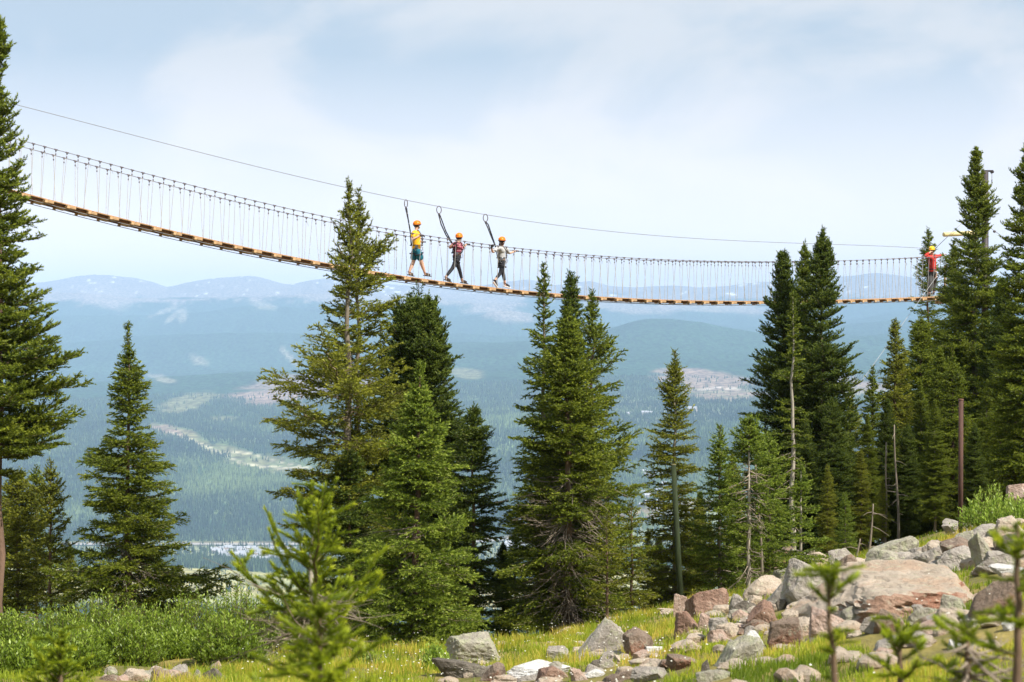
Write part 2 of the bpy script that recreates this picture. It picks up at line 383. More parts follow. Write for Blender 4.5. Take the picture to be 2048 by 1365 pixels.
tri = np.stack([B+np.stack([rad*np.cos(ang+t), rad*np.sin(ang+t), 0*rad], -1) for t in (0, 1.571, 3.1416, 4.712)]+[B+np.stack([0*rad, 0*rad, hgt], -1)], 1)
m_ = len(D_); base = (np.arange(m_)*5)[:, None]
fc = np.concatenate([base+np.array([[i, (i+1) % 4, 4]]) for i in range(4)], 0)
tn = np.tile(np.clip(rng.normal(.36, .24, m_)+(nc_-.5)*2.6*(D_ > 4600)*(D_ < 8200), 0, 1), 4)
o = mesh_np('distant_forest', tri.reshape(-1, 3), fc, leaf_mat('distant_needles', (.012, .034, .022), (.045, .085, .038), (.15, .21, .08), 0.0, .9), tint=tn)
tag(o, 'dense conifer forest covering the hills across the valley', 'forest', kind='stuff')
# two dark conifers standing alone in the valley meadow
ml = mat('lone_conifer_green', (.015, .035, .02), .9, .3, .4)
for q, (px, h) in enumerate(((454, 24), (459, 25))):
    Dm = 3620.0; X = (px-1024)/F*Dm; z, _, _ = vz_at(np.array([X]), np.array([Dm])); V = []; fs = []
    for lv in range(5):
        z0 = h*(.08+.17*lv); z1 = z0+h*.27; r0 = h*.17*(1-lv*.17); nb = len(V)
        for t in range(9): V.append((X+r0*math.cos(t*.698+lv)*(1+.15*math.sin(t*5)), Dm+r0*math.sin(t*.698+lv), z[0]+z0))
        V.append((X, Dm, z[0]+z1)); fs += [[nb+t, nb+(t+1) % 9, nb+9] for t in range(9)]
    tag(mesh_np('conifer', V, fs, ml), 'tiny dark conifer in the valley meadow, one of a pair standing alone', 'tree', 'lone pair of conifers in the meadow')
# road along the valley floor
rx = np.linspace(-60, 2250, 120); ry = 5205+12*np.sin(rx/300); X = (rx-1024)/F*ry; z, _, _ = vz_at(X, ry)
z = np.convolve(np.pad(z, 4, mode='edge'), np.ones(9)/9, 'valid')+4
V = np.concatenate([np.stack([X, ry-13, z-1], -1), np.stack([X, ry+13, z+.6], -1)]); i = np.arange(119)
tag(mesh_np('road', V, np.stack([i, i+1, i+121, i+120], -1), mat('road_gravel', (.30, .285, .27), .9, .1, .05)), 'pale straight road along the valley floor', kind='structure')
# the town
roofm = [mat('roof_pale', (.34, .35, .38), .6, .1, .2), mat('roof_grey', (.30, .32, .36), .7, .1, .2), mat('roof_brown', (.22, .17, .14), .8, .1, .2)]
wallm = mat('house_wall', (.30, .28, .25), .8, .15, .3)
def house_mesh(name, rm, lx, ly, hw_, hr):
    v = [(-lx, -ly, -3), (lx, -ly, -3), (lx, ly, -3), (-lx, ly, -3), (-lx, -ly, hw_), (lx, -ly, hw_), (lx, ly, hw_), (-lx, ly, hw_),
         (-lx, 0, hr), (lx, 0, hr), (-lx*1.1, -ly*1.15, hw_-.4), (lx*1.1, -ly*1.15, hw_-.4), (lx*1.1, 0, hr+.25), (-lx*1.1, 0, hr+.25), (lx*1.1, ly*1.15, hw_-.4), (-lx*1.1, ly*1.15, hw_-.4)]
    fs = [(0, 1, 5, 4), (1, 2, 6, 5), (2, 3, 7, 6), (3, 0, 4, 7), (4, 8, 7), (5, 6, 9), (10, 11, 12, 13), (13, 12, 14, 15)]
    return mesh_np(name, v, [list(f) for f in fs], [wallm, rm], mat_index=[0]*6+[1]*2)
proto = [house_mesh('house', roofm[i % 3 if i < 3 else 0], 7+2*(i % 2), 5+(i % 3), 5, 8.5) for i in range(4)]
spots = [(rng.uniform(425, 592), rng.uniform(4620, 5080)) for _ in range(95)]+[(rng.uniform(1285, 1330), rng.uniform(5150, 5900)) for _ in range(22)]+[(rng.uniform(1010, 1050), rng.uniform(4750, 5300)) for _ in range(14)]
used = [0]*4
for px, Dh in spots:
    i = int(rng.choice([0, 1, 3, 1, 2, 1])); X = (px-1024)/F*Dh; z, _, _ = vz_at(np.array([X]), np.array([Dh]))
    if used[i]: h = proto[i].copy(); COL.objects.link(h)
    else: h = proto[i]; used[i] = 1
    h.location = (X, Dh, float(z[0])+.5); h.rotation_euler = (0, 0, rng.uniform(-.7, .7)); s_ = rng.uniform(.8, 1.25); h.scale = (s_, s_, s_)
    lab = ('tiny pale-roofed house in the town on the valley floor' if px < 700 else ('tiny house among the trees far below the green post' if px > 1200 else 'tiny house seen in the gap left of the big central fir'))
    tag(h, lab, 'house', 'houses on the valley floor' if px < 700 else ('houses below the green post' if px > 1200 else 'houses in the tree gap'))
# isolated buildings on the slope at the right
for (px, py_, s_) in ((1385, 842, 2.2), (1378, 838, 1.4), (1289, 826, 1.5), (1258, 840, 1.3), (1300, 858, 1.3)):
    Dh = 7600.0; X = (px-1024)/F*Dh; z, _, _ = vz_at(np.array([X]), np.array([Dh])); h = proto[0].copy(); COL.objects.link(h)
    h.location = (X, Dh, float(z[0])+1); h.scale = (s_, s_, s_); h.rotation_euler = (0, 0, rng.uniform(-.4, .4))
    tag(h, 'large pale lodge on the far slope right of the slender fir' if s_ > 2 else 'small pale building on the far slope by the slender fir', 'building', None if s_ > 2 else 'buildings on the far slope')

# ------------------------------------------------------------------ conifers
def rotm(phi, th):
    """frames (m,3,3): local x -> outward and up, y -> sideways, z -> normal"""
    c, s, ct, st = np.cos(phi), np.sin(phi), np.cos(th), np.sin(th)
    ex = np.stack([c*ct, s*ct, st], -1); ey = np.stack([-s, c, 0*s], -1); ez = np.stack([-c*st, -s*st, ct], -1)
    return np.stack([ex, ey, ez], -1)
def needle_tris(pts, dirs, ln, wd, rg, k=2, spread=.75):
    """k thin triangles leaving every point, swept forward along the twig"""
    n = len(pts)*k; p = np.repeat(pts, k, 0); d = np.repeat(dirs, k, 0)
    r = rg.normal(size=(n, 3)); r -= d*(r*d).sum(1, keepdims=True); r /= np.linalg.norm(r, axis=1, keepdims=True)
    r[:, 2] = r[:, 2]*.8+.12
    tip = p+(d*rg.uniform(.45, 1.0, (n, 1))+r*spread*rg.uniform(.6, 1.1, (n, 1)))*ln
    s = np.cross(d, r); s /= np.maximum(np.linalg.norm(s, axis=1, keepdims=True), 1e-6)
    return np.stack([p-s*wd/2, p+s*wd/2, tip], 1)
def make_branch(Lb, seed, step=.042, ln=.045, wd=.017, twig_gap=.075, curl=.12, droop=0.0, bare=.12, k=2, twig_len=.42, up=.0, side=.95):
    rg = np.random.default_rng(seed); pts = []; dirs = []; age = []; wood = []
    def axis(x): return np.array([x, 0, curl*Lb*(x/Lb)**2.2-droop*Lb*math.sin(math.pi*min(x/Lb, 1))*.5])
    m = max(3, int(Lb/.08)); ax = [axis(Lb*i/m)+np.array([0, rg.normal()*.012*Lb*(i > 0), rg.normal()*.008*Lb*(i > 0)]) for i in range(m+1)]
    wood.append((ax, .006+.007*Lb))
    def run(a, b, st, tipw):
        a = np.array(a); b = np.array(b); l = np.linalg.norm(b-a); q = max(1, int(l/st)); d = (b-a)/max(l, 1e-6)
        for i in range(q+1):
            t = (i+rg.random()*.6)/(q+1); pts.append(a+(b-a)*t); dirs.append(d); age.append(tipw*t)
    s0 = bare*Lb
    for i in range(m):
        if ax[i+1][0] > s0: run(ax[i], ax[i+1], step, .5+.5*(i+1)/m)
    x = max(s0, .04); sd = 1
    while x < Lb*.97:
        f = x/Lb; tl = (twig_len*Lb*min(1.0, 1.25*(1-f)**.75)*min(1, .45+1.6*f)+.045)*rg.uniform(.65, 1.2); tl = min(tl, .62)
        i = min(int(f*m), m-1); o = ax[i]+(ax[i+1]-ax[i])*(f*m-i)
        an = R(rg.uniform(38, 62)); d = np.array([math.cos(an), sd*math.sin(an)*side, rg.normal()*.22+up-.10*Lb*(1-f)]); d /= np.linalg.norm(d)
        e = o+d*tl+np.array([0, 0, .10*tl]); run(o, e, step, 1.0)
        if tl > .16: wood.append(([o, e], .004))
        y = .05; s2 = 1
        while y < tl*.95:
            sl = (.10+.28*(tl-y))*rg.uniform(.6, 1.1); sl = min(sl, .16)
            pd = np.cross([0, 0, 1.0], d); pd /= np.linalg.norm(pd)
            dd = d*.72+pd*s2*.66+np.array([0, 0, rg.normal()*.2+up*.6]); dd /= np.linalg.norm(dd)
            run(o+d*y, o+d*y+dd*sl, step, 1.0); y += twig_gap*rg.uniform(.55, .9); s2 = -s2
        x += twig_gap*rg.uniform(.5, .95); sd = -sd
    T = needle_tris(np.array(pts), np.array(dirs), ln, wd, rg, k)
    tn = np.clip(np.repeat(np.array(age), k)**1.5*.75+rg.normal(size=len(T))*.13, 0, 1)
    W = MB()
    for pl, r in wood: W.tube(pl, np.linspace(r, r*.25, len(pl)), 3, cap=False)
    return T, tn, np.concatenate(W.V), np.array(W.Fc), Lb
STY = {
 'fir':   dict(step=.034, ln=.052, wd=.022, twig_gap=.090, k=3),
 'fine':  dict(step=.034, ln=.046, wd=.019, twig_gap=.088, k=3),
 'open':  dict(step=.034, ln=.054, wd=.022, twig_gap=.105, bare=.20, twig_len=.38, k=3),
 'bushy': dict(step=.036, ln=.056, wd=.024, twig_gap=.095, up=.35, side=.8, curl=.2, k=3),
 'back':  dict(step=.062, ln=.070, wd=.034, twig_gap=.12),
 'sapling': dict(step=.0055, ln=.030, wd=.0036, twig_gap=.105, k=8, curl=.30, bare=.08, twig_len=.30, up=.15),
}
_PB = {}
def protos(sty, ls):
    key = (sty, ls)
    if key not in _PB: _PB[key] = [make_branch(ls, 31*i+int(ls*100)+len(sty)*7, **STY[sty]) for i in range(3 if ls > .9 else 4)]
    return _PB[key]
# tree branch sizes
SIZES = (.12, .22, .36, .55, .8, 1.15, 1.6, 2.2)
LEAF = {
 'dark':  leaf_mat('fir_needles_dark', (.044, .076, .010), (.130, .175, .020), (.265, .310, .040), .48),
 'mid':   leaf_mat('fir_needles', (.070, .105, .010), (.220, .268, .022), (.410, .440, .045), .48),
 'light': leaf_mat('fir_needles_light', (.085, .135, .015), (.265, .345, .035), (.480, .540, .090), .48),
 'yellow': leaf_mat('fir_needles_yellowish', (.095, .112, .013), (.280, .300, .026), (.490, .470, .055), .48),
 'young': leaf_mat('sapling_needles', (.13, .185, .010), (.32, .395, .018), (.55, .58, .04), .5),
}
BARK = {'grey': mat('bark_grey', (.20, .165, .125), .95, .35, 7, bump=.02, bscale=40, stretch=(1, 1, .25)),
        'brown': mat('bark_brown', (.15, .10, .065), .95, .35, 7, bump=.02, bscale=40, stretch=(1, 1, .25)),
        'red': mat('bark_reddish', (.15, .095, .065), .95, .35, 7, bump=.02, bscale=40, stretch=(1, 1, .25)),
        'pale': mat('bark_pale', (.36, .32, .26), .95, .3, 9, bump=.015, bscale=50, stretch=(1, 1, .25))}
TWIG = mat('twig_wood', (.19, .14, .09), .95, .3, 5); DEAD = mat('dead_twigs', (.235, .19, .145), .95, .3, 5)

def conifer(name, px, ytop, D, prof, label, leaf='mid', sty='fir', gap=.24, per=6, bark='brown', seed=1, seg=None, asym=(0, 0), lift=(48, 4, -16),
            group=None, hole=.12, dead=None, leader=.35, tr=1.0, lean=0.0, cat='tree', base_z=None, minlen=.05, sapl=False, whorl_jit=.35, jag=.28, kscale=1.0, bareface=None):
    rg = np.random.default_rng(seed*101+7); sc = F/D
    if not sapl: gap = gap*1.12; per = per*1.45; tr = tr*.72; prof = [(a, b*1.12) for a, b in prof]
    X = (px-1024)/F*D; gz = float(ground_z(X, D)) if base_z is None else base_z; ztop = (HY-ytop)/sc; H = ztop-gz
    root = empty(name, (X, D, gz), label, cat, group)
    pr = np.array(prof, float); zz = (HY-pr[:, 0])/sc-gz; rr = pr[:, 1]/sc
    zf = lambda z: np.interp(z, zz[::-1], rr[::-1])
    zlow = max(zz.min(), .15)
    # trunk
    rb = (.011*H+.02)*tr
    mth = 14; tz = np.linspace(-.15, H, mth); tx = lean*(tz/H)+np.array([rg.normal()*.012*H*.3 for _ in tz])*(tz > .2)*(tz < H*.9)
    ty = np.array([rg.normal()*.01*H*.3 for _ in tz])*(tz > .2)*(tz < H*.9)
    tr_r = rb*(1-np.clip(tz/H, 0, 1))**.8+.004
    tr_r[0] *= 1.35
    mb = MB(); mb.tube(np.stack([tx, ty, tz], -1), tr_r, 9); mb.build('trunk', BARK[bark], root, smooth=True)
    cx = lambda z: (np.interp(z, tz, tx), np.interp(z, tz, ty))
    # whorls
    zs = []; z = H-.06*min(1, H/4)
    while z > zlow:
        zs.append(z); t = (H-z)/H; z -= gap*min(1, .35+2.2*t*(H/8 if H > 3 else 1))*rg.uniform(.75, 1.25)
    bz = []; bp = []; bth = []; bl = []
    for z in zs:
        n = max(3, int(round(per*rg.uniform(.75, 1.2)))); p0 = rg.uniform(0, 6.28)
        fall = rg.uniform(1-jag, 1+jag*.5)
        for i in range(n):
            if rg.random() < hole: continue
            ph = p0+6.283*i/n+rg.normal()*.2
            if bareface:
                yi = HY-(z+gz)*sc
                if bareface[0] < yi < bareface[1] and math.sin(ph) < -.35 and rg.random() < bareface[2]*min(1, (yi-bareface[0])/40+.3): continue
            zz_ = z+rg.normal()*gap*whorl_jit*.5
            t = np.clip((H-zz_)/max(H-zlow, .1), 0, 1); r = zf(zz_)*fall*rg.uniform(1-jag, 1.1)
            r *= 1+asym[0]*math.cos(ph)
            if not sapl and rg.random() < .05: r *= 1.3
            if not sapl and rg.random() < .08: r *= .55
            if r < minlen: r = minlen
            th = R(np.interp(t, [0, .35, 1], lift)+rg.normal()*8)
            bz.append(zz_); bp.append(ph); bth.append(th); bl.append(r/max(math.cos(th), .55))
    bz, bp, bth, bl = map(np.array, (bz, bp, bth, bl))
    Rm = rotm(bp, bth); x0, y0 = cx(bz); org = np.stack([x0, y0, bz], -1)
    cl = np.array([int(np.argmin(np.abs(np.log(np.array(SIZES)/l)))) for l in bl]); Vs = []; Ts = []; WV = []; WF = []; wn_ = 0
    for s in range(len(SIZES)):
        ids = np.where(cl == s)[0]
        if not len(ids): continue
        ps = protos(sty, SIZES[s])
        for v, pt in enumerate(ps):
            ii = ids[v::len(ps)]
            if not len(ii): continue
            T, tn, W, Wf, L0 = pt; scl = (bl[ii]/L0)[:, None, None]; fl = np.where(rg.random(len(ii)) < .5, -1, 1)
            Tf = T.reshape(-1, 3)[None]*np.stack([np.ones(len(ii)), fl, np.ones(len(ii))], -1)[:, None, :]
            V = np.einsum('mij,mkj->mki', Rm[ii], Tf*scl)+org[ii][:, None, :]; Vs.append(V.reshape(-1, 3, 3))
            Ts.append((tn[None, :]+rg.normal(size=(len(ii), 1))*.10).ravel())
            Wt = W[None]*np.stack([np.ones(len(ii)), fl, np.ones(len(ii))], -1)[:, None, :]
            V = np.einsum('mij,mkj->mki', Rm[ii], Wt*scl)+org[ii][:, None, :]; WV.append(V.reshape(-1, 3))
            WF.append((Wf[None]+(np.arange(len(ii))*len(W))[:, None, None]+wn_).reshape(-1, 4)); wn_ += len(ii)*len(W)
    # leader with its own needles
    lz = np.arange(H-leader-.3, H, .02); lx, ly = cx(lz); lp = np.stack([lx, ly, lz], -1); st_ = STY[sty]
    T = needle_tris(lp, np.tile([0, 0, 1.0], (len(lp), 1)), st_['ln']*.7, st_['wd']*.7, rg, 3 if not sapl else 14, .5); Vs.append(T); Ts.append(np.full(len(T), .6))
    Vs = np.concatenate(Vs); Ts = np.clip(np.concatenate(Ts), 0, 1)
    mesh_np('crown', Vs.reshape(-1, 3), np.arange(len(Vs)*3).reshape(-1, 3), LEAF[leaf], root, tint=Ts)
    mesh_np('branches', np.concatenate(WV), np.concatenate(WF), TWIG, root)
    if dead:
        y0_, y1_, nd, ld_ = dead; mb = MB()
        for _ in range(nd):
            z = (HY-rg.uniform(y0_, y1_))/sc-gz
            if z < .1: continue
            a, b = cx(z); ph = rg.uniform(0, 6.28) if rg.random() < .5 else rg.uniform(math.pi, 2*math.pi); l = ld_*rg.uniform(.35, 1.0); dz = rg.uniform(-.75, .1)
            pt = [np.array([a, b, z])]; d = np.array([math.cos(ph), math.sin(ph), dz])
            for q in range(5):
                pt.append(pt[-1]+d*l/5); d = d+np.array([rg.normal()*.12, rg.normal()*.12, rg.normal()*.10+(.10 if sapl else .02)])
                if q in (1, 2, 3):
                    d2 = d+rg.normal(size=3)*.5; mb.tube([pt[-1], pt[-1]+d2*l*.13, pt[-1]+d2*l*.28+rg.normal(size=3)*.03], [.005*kscale, .004*kscale, .002*kscale], 3, cap=False)
            mb.tube(pt, np.linspace(.013, .003, 6)*kscale, 4, cap=False)
        mb.build('dead_branches', DEAD, root)
    return root
def clone(src, name, px, D, label, ytop=None, cat='tree', group=None, rot=None, wide=1.0):
    """a copy of a tree and of each of its parts, scaled to its own height"""
    X = (px-1024)/F*D; gz = float(ground_z(X, D)); r = src.copy(); COL.objects.link(r); r.name = name
    Hs = max((c.bound_box[1][2] for c in src.children if c.name.startswith('trunk')))
    s = ((HY-ytop)/F*D-gz)/Hs; r.scale = (s*wide, s*wide, s); r.location = (X, D, gz); r.rotation_euler = (0, 0, random.uniform(0, 6.28) if rot is None else rot)
    r['label'] = label; r['category'] = cat
    if group: r['group'] = group
    elif 'group' in r: del r['group']
    for ch in list(src.children):
        c = ch.copy(); COL.objects.link(c); c.parent = r
    return r
random.seed(5)
TA = conifer('spruce_tree', -3, 38, 38, [(38, 2), (60, 9), (95, 20), (130, 24), (150, 16), (172, 8), (200, 20), (225, 34), (265, 44), (330, 54), (400, 62), (460, 70), (520, 80), (600, 96), (660, 112), (720, 150), (790, 148), (850, 138), (890, 125), (925, 75), (950, 30)],
  'tall bushy spruce cut by the left edge, with a bare reddish lower trunk', 'mid', 'bushy', gap=.21, per=8, bark='red', seed=3, jag=.25, hole=.10, lift=(50, 12, -8), tr=.8)
conifer('fir_tree', 36, 948, 46, [(948, 3), (1000, 30), (1060, 50), (1110, 65), (1180, 80), (1230, 80)], 'low dense fir growing beside the bare trunk at the left edge', 'yellow', 'fine', gap=.2, per=7, seed=5, lift=(55, 20, 0))
conifer('fir_tree', 72, 936, 49, [(936, 1), (990, 22), (1050, 30), (1120, 50), (1200, 60)], 'thin-topped fir behind the two low firs at the left edge', 'mid', 'fine', seed=6)
conifer('fir_tree', 101, 922, 45, [(922, 1), (960, 14), (1000, 34), (1060, 40), (1120, 52), (1200, 62), (1240, 60)], 'yellowish small fir with upswept branches, just left of the lone pointed fir', 'yellow', 'open', gap=.26, per=6, seed=8, lift=(50, 24, 4), bark='red')
TL = conifer('fir_tree', 256, 650, 44, [(650, 1), (690, 5), (715, 9), (732, 20), (758, 28), (790, 36), (808, 46), (840, 32), (862, 38), (890, 62), (920, 76), (960, 82), (1000, 90), (1030, 112), (1080, 108), (1110, 128), (1150, 152), (1190, 148), (1240, 110), (1270, 50)],
  'lone pointed fir with a thin spire top standing by itself at left', 'mid', 'fir', gap=.20, per=7, seed=12, hole=.10, bark='brown', dead=(1080, 1220, 44, .9), leader=.45, jag=.22, bareface=(1040, 1240, .6))
T4 = conifer('fir_tree', 698, 371, 42, [(371, 1), (392, 5), (420, 13), (450, 20), (490, 24), (520, 38), (545, 52), (600, 60), (640, 50), (670, 58), (700, 66), (735, 80), (770, 122), (800, 150), (850, 158), (900, 148), (960, 125), (1050, 122), (1150, 110), (1250, 95), (1280, 40)],
  'tallest olive fir, left one of the twin tops, with long ragged branches', 'yellow', 'open', gap=.34, per=7.5, seed=22, hole=.10, bark='grey', asym=(-.10, 0), jag=.32, lift=(52, 10, -6), tr=1.25, bareface=(590, 770, .45))
conifer('fir_tree', 717, 386, 43, [(386, 1), (410, 6), (440, 15), (500, 26), (530, 44), (560, 60), (600, 66), (650, 68), (700, 72), (760, 80), (800, 66), (860, 40), (1000, 40), (1150, 60), (1260, 70)],
  'slightly shorter olive fir grown up against the tallest one, right one of the twin tops', 'yellow', 'open', gap=.32, per=6.5, seed=24, hole=.12, bark='grey', asym=(.15, 0), lift=(52, 10, -6))
conifer('fir_tree', 700, 905, 41, [(905, 2), (950, 30), (1010, 60), (1080, 80), (1160, 95), (1260, 90)], 'dark fir filling the foot of the twin-topped tree', 'dark', 'fir', gap=.24, per=7, seed=26)
T5 = conifer('spruce_tree', 858, 598, 46, [(598, 1), (618, 7), (640, 15), (655, 24), (680, 32), (720, 42), (780, 50), (850, 68), (930, 80), (1000, 86), (1060, 74), (1150, 70), (1260, 60)],
  'dense dark spruce with a thin leader rising from its shoulder, right of the tallest fir', 'dark', 'bushy', gap=.19, per=9, seed=31, hole=.02, jag=.15)
conifer('spruce_tree', 829, 618, 47, [(640, 16), (655, 36), (680, 52), (710, 62), (760, 74), (820, 84), (900, 92), (980, 100), (1060, 90), (1150, 80)],
  'round-shouldered dark spruce pressed between the tallest fir and the dense dark spruce', 'dark', 'bushy', gap=.18, per=9, seed=33, hole=.02, jag=.14, leader=.3)
conifer('fir_tree', 826, 730, 35.5, [(730, 1), (768, 5), (790, 12), (812, 24), (850, 38), (880, 54), (920, 66), (960, 84), (1000, 92), (1040, 88), (1080, 112), (1120, 118), (1180, 132), (1240, 142), (1268, 116), (1285, 50)],
  'bright green layered fir with a reddish trunk foot, in front of the dark spruces', 'light', 'fir', gap=.21, per=8, seed=41, hole=.08, bark='red', leader=.5, jag=.2, dead=(1040, 1180, 26, .8), lift=(48, 6, -14), tr=1.35, lean=.12, bareface=(1000, 1150, .45))
conifer('fir_tree', 947, 816, 43.5, [(816, 3), (850, 16), (880, 30), (905, 40), (940, 52), (990, 62), (1050, 64), (1100, 54), (1160, 62), (1250, 62)],
  'narrow dark fir standing in the gap left of the central cluster', 'dark', 'fir', gap=.22, per=7, seed=44, hole=.06)
# central cluster
conifer('fir_tree', 1088, 529, 46, [(529, 1), (560, 7), (590, 12), (620, 15), (650, 20), (680, 30), (700, 38), (740, 54), (780, 48), (850, 56), (950, 70), (1100, 80), (1250, 80)],
  'thin spired fir at the left of the central cluster, topping the bridge deck', 'mid', 'fir', gap=.24, per=6, seed=51, bark='grey', leader=.5, hole=.1)
conifer('fir_tree', 1142, 550, 47, [(550, 2), (575, 10), (600, 16), (640, 24), (670, 32), (700, 28), (760, 42), (900, 60), (1200, 80)],
  'dark bluish fir top in the middle of the central cluster', 'dark', 'fir', gap=.20, per=7, seed=52, hole=.04, bark='grey')
conifer('fir_tree', 1184, 586, 45, [(586, 1), (610, 6), (635, 14), (665, 24), (700, 44), (735, 60), (755, 68), (775, 52), (810, 48), (850, 66), (890, 84), (930, 90), (980, 92), (1030, 96), (1090, 108), (1160, 110), (1250, 90)],
  'open fir with long upswept branches at the right of the central cluster', 'mid', 'open', gap=.25, per=7, seed=53, hole=.10, bark='brown', bareface=(680, 860, .5), asym=(.12, 0), leader=.5, jag=.25, lift=(50, 14, -8))
TC = conifer('fir_tree', 1136, 620, 42.5, [(620, 1), (650, 10), (690, 24), (740, 42), (790, 60), (840, 72), (880, 88), (940, 100), (1000, 108), (1080, 116), (1150, 120), (1220, 120), (1268, 100), (1285, 40)],
  'broad full fir of the central cluster, bare dead twigs round its lower trunk', 'mid', 'fir', gap=.19, per=8, seed=54, hole=.07, bark='brown', dead=(950, 1250, 300, 1.1), tr=1.7, jag=.16, lift=(50, 6, -18), bareface=(930, 1270, .6))
conifer('fir_tree', 1263, 1006, 43, [(1006, 1), (1060, 22), (1120, 38), (1180, 50), (1240, 56)], 'small yellow-green fir at the right foot of the central cluster', 'yellow', 'fine', seed=56)
conifer('fir_tree', 1214, 1040, 41, [(1040, 2), (1100, 34), (1160, 52), (1230, 62)], 'low olive fir tucked under the right side of the central cluster', 'yellow', 'fine', seed=57)
# slender fir with the post
T9 = conifer('fir_tree', 1350, 708, 46, [(708, 1), (735, 6), (755, 14), (780, 25), (805, 34), (822, 24), (845, 30), (868, 42), (900, 54), (930, 58), (975, 50), (1000, 58), (1060, 66), (1130, 74), (1200, 70)],
  'slender fir with a thin spire standing alone behind the green post', 'yellow', 'fine', gap=.19, per=8, seed=61, bark='pale', leader=.5, dead=(1040, 1190, 18, .7))
T10 = conifer('fir_tree', 1440, 850, 45, [(850, 1), (880, 10), (910, 20), (950, 28), (985, 42), (1030, 56), (1100, 64), (1170, 70), (1200, 64)],
  'small neat fir between the slender fir and the pale bare trunk', 'light', 'fine', gap=.21, per=7, seed=62, bark='grey', dead=(1080, 1190, 20, .6))
conifer('fir_tree', 1497, 838, 44, [(838, 2), (880, 26), (920, 50), (960, 62), (1000, 62), (1030, 54), (1080, 40), (1130, 30), (1170, 16)],
  'fir with a long pale bare trunk and drooping dead twigs above the red boulders', 'light', 'fine', gap=.22, per=7, seed=63, bark='pale', dead=(930, 1190, 60, .5), tr=1.1, bareface=(890, 1190, .8))
conifer('fir_tree', 1538, 874, 47, [(874, 2), (920, 24), (980, 42), (1050, 52), (1130, 52), (1190, 50)],
  'bushy light green fir just right of the pale bare trunk', 'light', 'fine', gap=.22, per=7, seed=64, bark='grey')
T12 = conifer('spruce_tree', 1566, 506, 58, [(506, 1), (530, 12), (560, 20), (600, 32), (640, 44), (680, 52), (740, 54), (800, 66), (860, 80), (950, 84), (1100, 84)],
  'leftmost of the three tall dark spruces crossing the bridge at right', 'dark', 'bushy', gap=.23, per=8, seed=71, hole=.05, jag=.22, lift=(50, 12, -6))
conifer('spruce_tree', 1609, 488, 60, [(488, 1), (520, 10), (560, 20), (620, 34), (700, 44), (800, 52), (950, 60), (1100, 60)],
  'middle of the three tall dark spruces crossing the bridge at right', 'mid', 'bushy', gap=.24, per=7, seed=72, hole=.08, bark='pale')
conifer('spruce_tree', 1646, 463, 57, [(463, 1), (490, 9), (520, 20), (560, 32), (600, 40), (650, 48), (700, 54), (750, 66), (800, 68), (840, 74), (900, 70), (1000, 78), (1110, 80)],
  'rightmost and tallest of the three tall dark spruces crossing the bridge', 'dark', 'bushy', gap=.23, per=8, seed=73, hole=.05, jag=.22, lift=(50, 12, -6))
conifer('fir_tree', 1586, 590, 53, [(590, 1), (650, 9), (720, 20), (800, 30), (900, 36), (960, 30), (1000, 16), (1050, 10)],
  'sparse fir with a pale trunk showing, in front of the three tall spruces', 'mid', 'open', gap=.24, per=6, seed=74, hole=.2, bark='pale', dead=(900, 1080, 24, .6), bareface=(700, 1000, .6))
conifer('fir_tree', 1602, 934, 42, [(934, 1), (960, 10), (985, 20), (1020, 32), (1060, 46), (1100, 54), (1140, 58)],
  'small bright fir with drooping layers at the foot of the three tall spruces', 'light', 'fine', gap=.2, per=7, seed=75, hole=.1, bark='pale', leader=.3)
T14 = conifer('fir_tree', 1790, 641, 62, [(641, 1), (670, 9), (700, 18), (750, 30), (800, 38), (870, 46), (950, 52), (1060, 56)],
  'pointed fir right of the gap, behind the slanting guy rope', 'yellow', 'fir', gap=.24, per=7, seed=81, hole=.06)
conifer('fir_tree', 1745, 736, 60, [(736, 1), (770, 8), (800, 16), (850, 28), (900, 34), (980, 42), (1090, 50)],
  'shorter spired fir left of the pointed one in the gap', 'mid', 'fir', gap=.23, per=7, seed=82, hole=.06)
conifer('fir_tree', 1856, 461, 79, [(461, 1), (490, 12), (530, 18), (565, 26), (600, 28), (640, 38), (700, 52), (800, 60), (1000, 70)],
  'fir standing behind the red-jacketed person at the end of the bridge', 'mid', 'fir', gap=.32, per=7, seed=83, hole=.14)
T16 = conifer('fir_tree', 1952, 296, 66, [(296, 2), (330, 12), (370, 20), (400, 34), (430, 36), (470, 42), (510, 50), (560, 54), (620, 72), (680, 84), (760, 92), (850, 100), (1000, 104), (1060, 100)],
  'tall fir in front of the dark steel mast at right', 'mid', 'bushy', gap=.25, per=8, seed=84, hole=.10, bark='grey', jag=.3, tr=1.1)
conifer('fir_tree', 1908, 484, 69, [(484, 1), (515, 8), (530, 22), (570, 34), (640, 52), (700, 66), (800, 76), (1000, 84)],
  'fir under the pale horizontal log, hiding the bridge platform', 'mid', 'fir', gap=.25, per=8, seed=85, hole=.08, bark='grey')
T17 = conifer('spruce_tree', 2056, 288, 50, [(288, 2), (320, 14), (360, 22), (410, 30), (450, 36), (480, 48), (540, 52), (600, 58), (680, 70), (760, 80), (850, 86), (930, 84), (990, 70)],
  'tall dense spruce cut by the right edge', 'mid', 'bushy', gap=.22, per=9, seed=86, hole=.05, tr=1.2, dead=(900, 990, 20, .8))
conifer('fir_tree', 1842, 640, 64, [(640, 1), (680, 20), (740, 36), (800, 48), (900, 58), (1050, 64)], 'full fir left of the rusty brown post', 'mid', 'fir', gap=.26, per=8, seed=88, hole=.05)
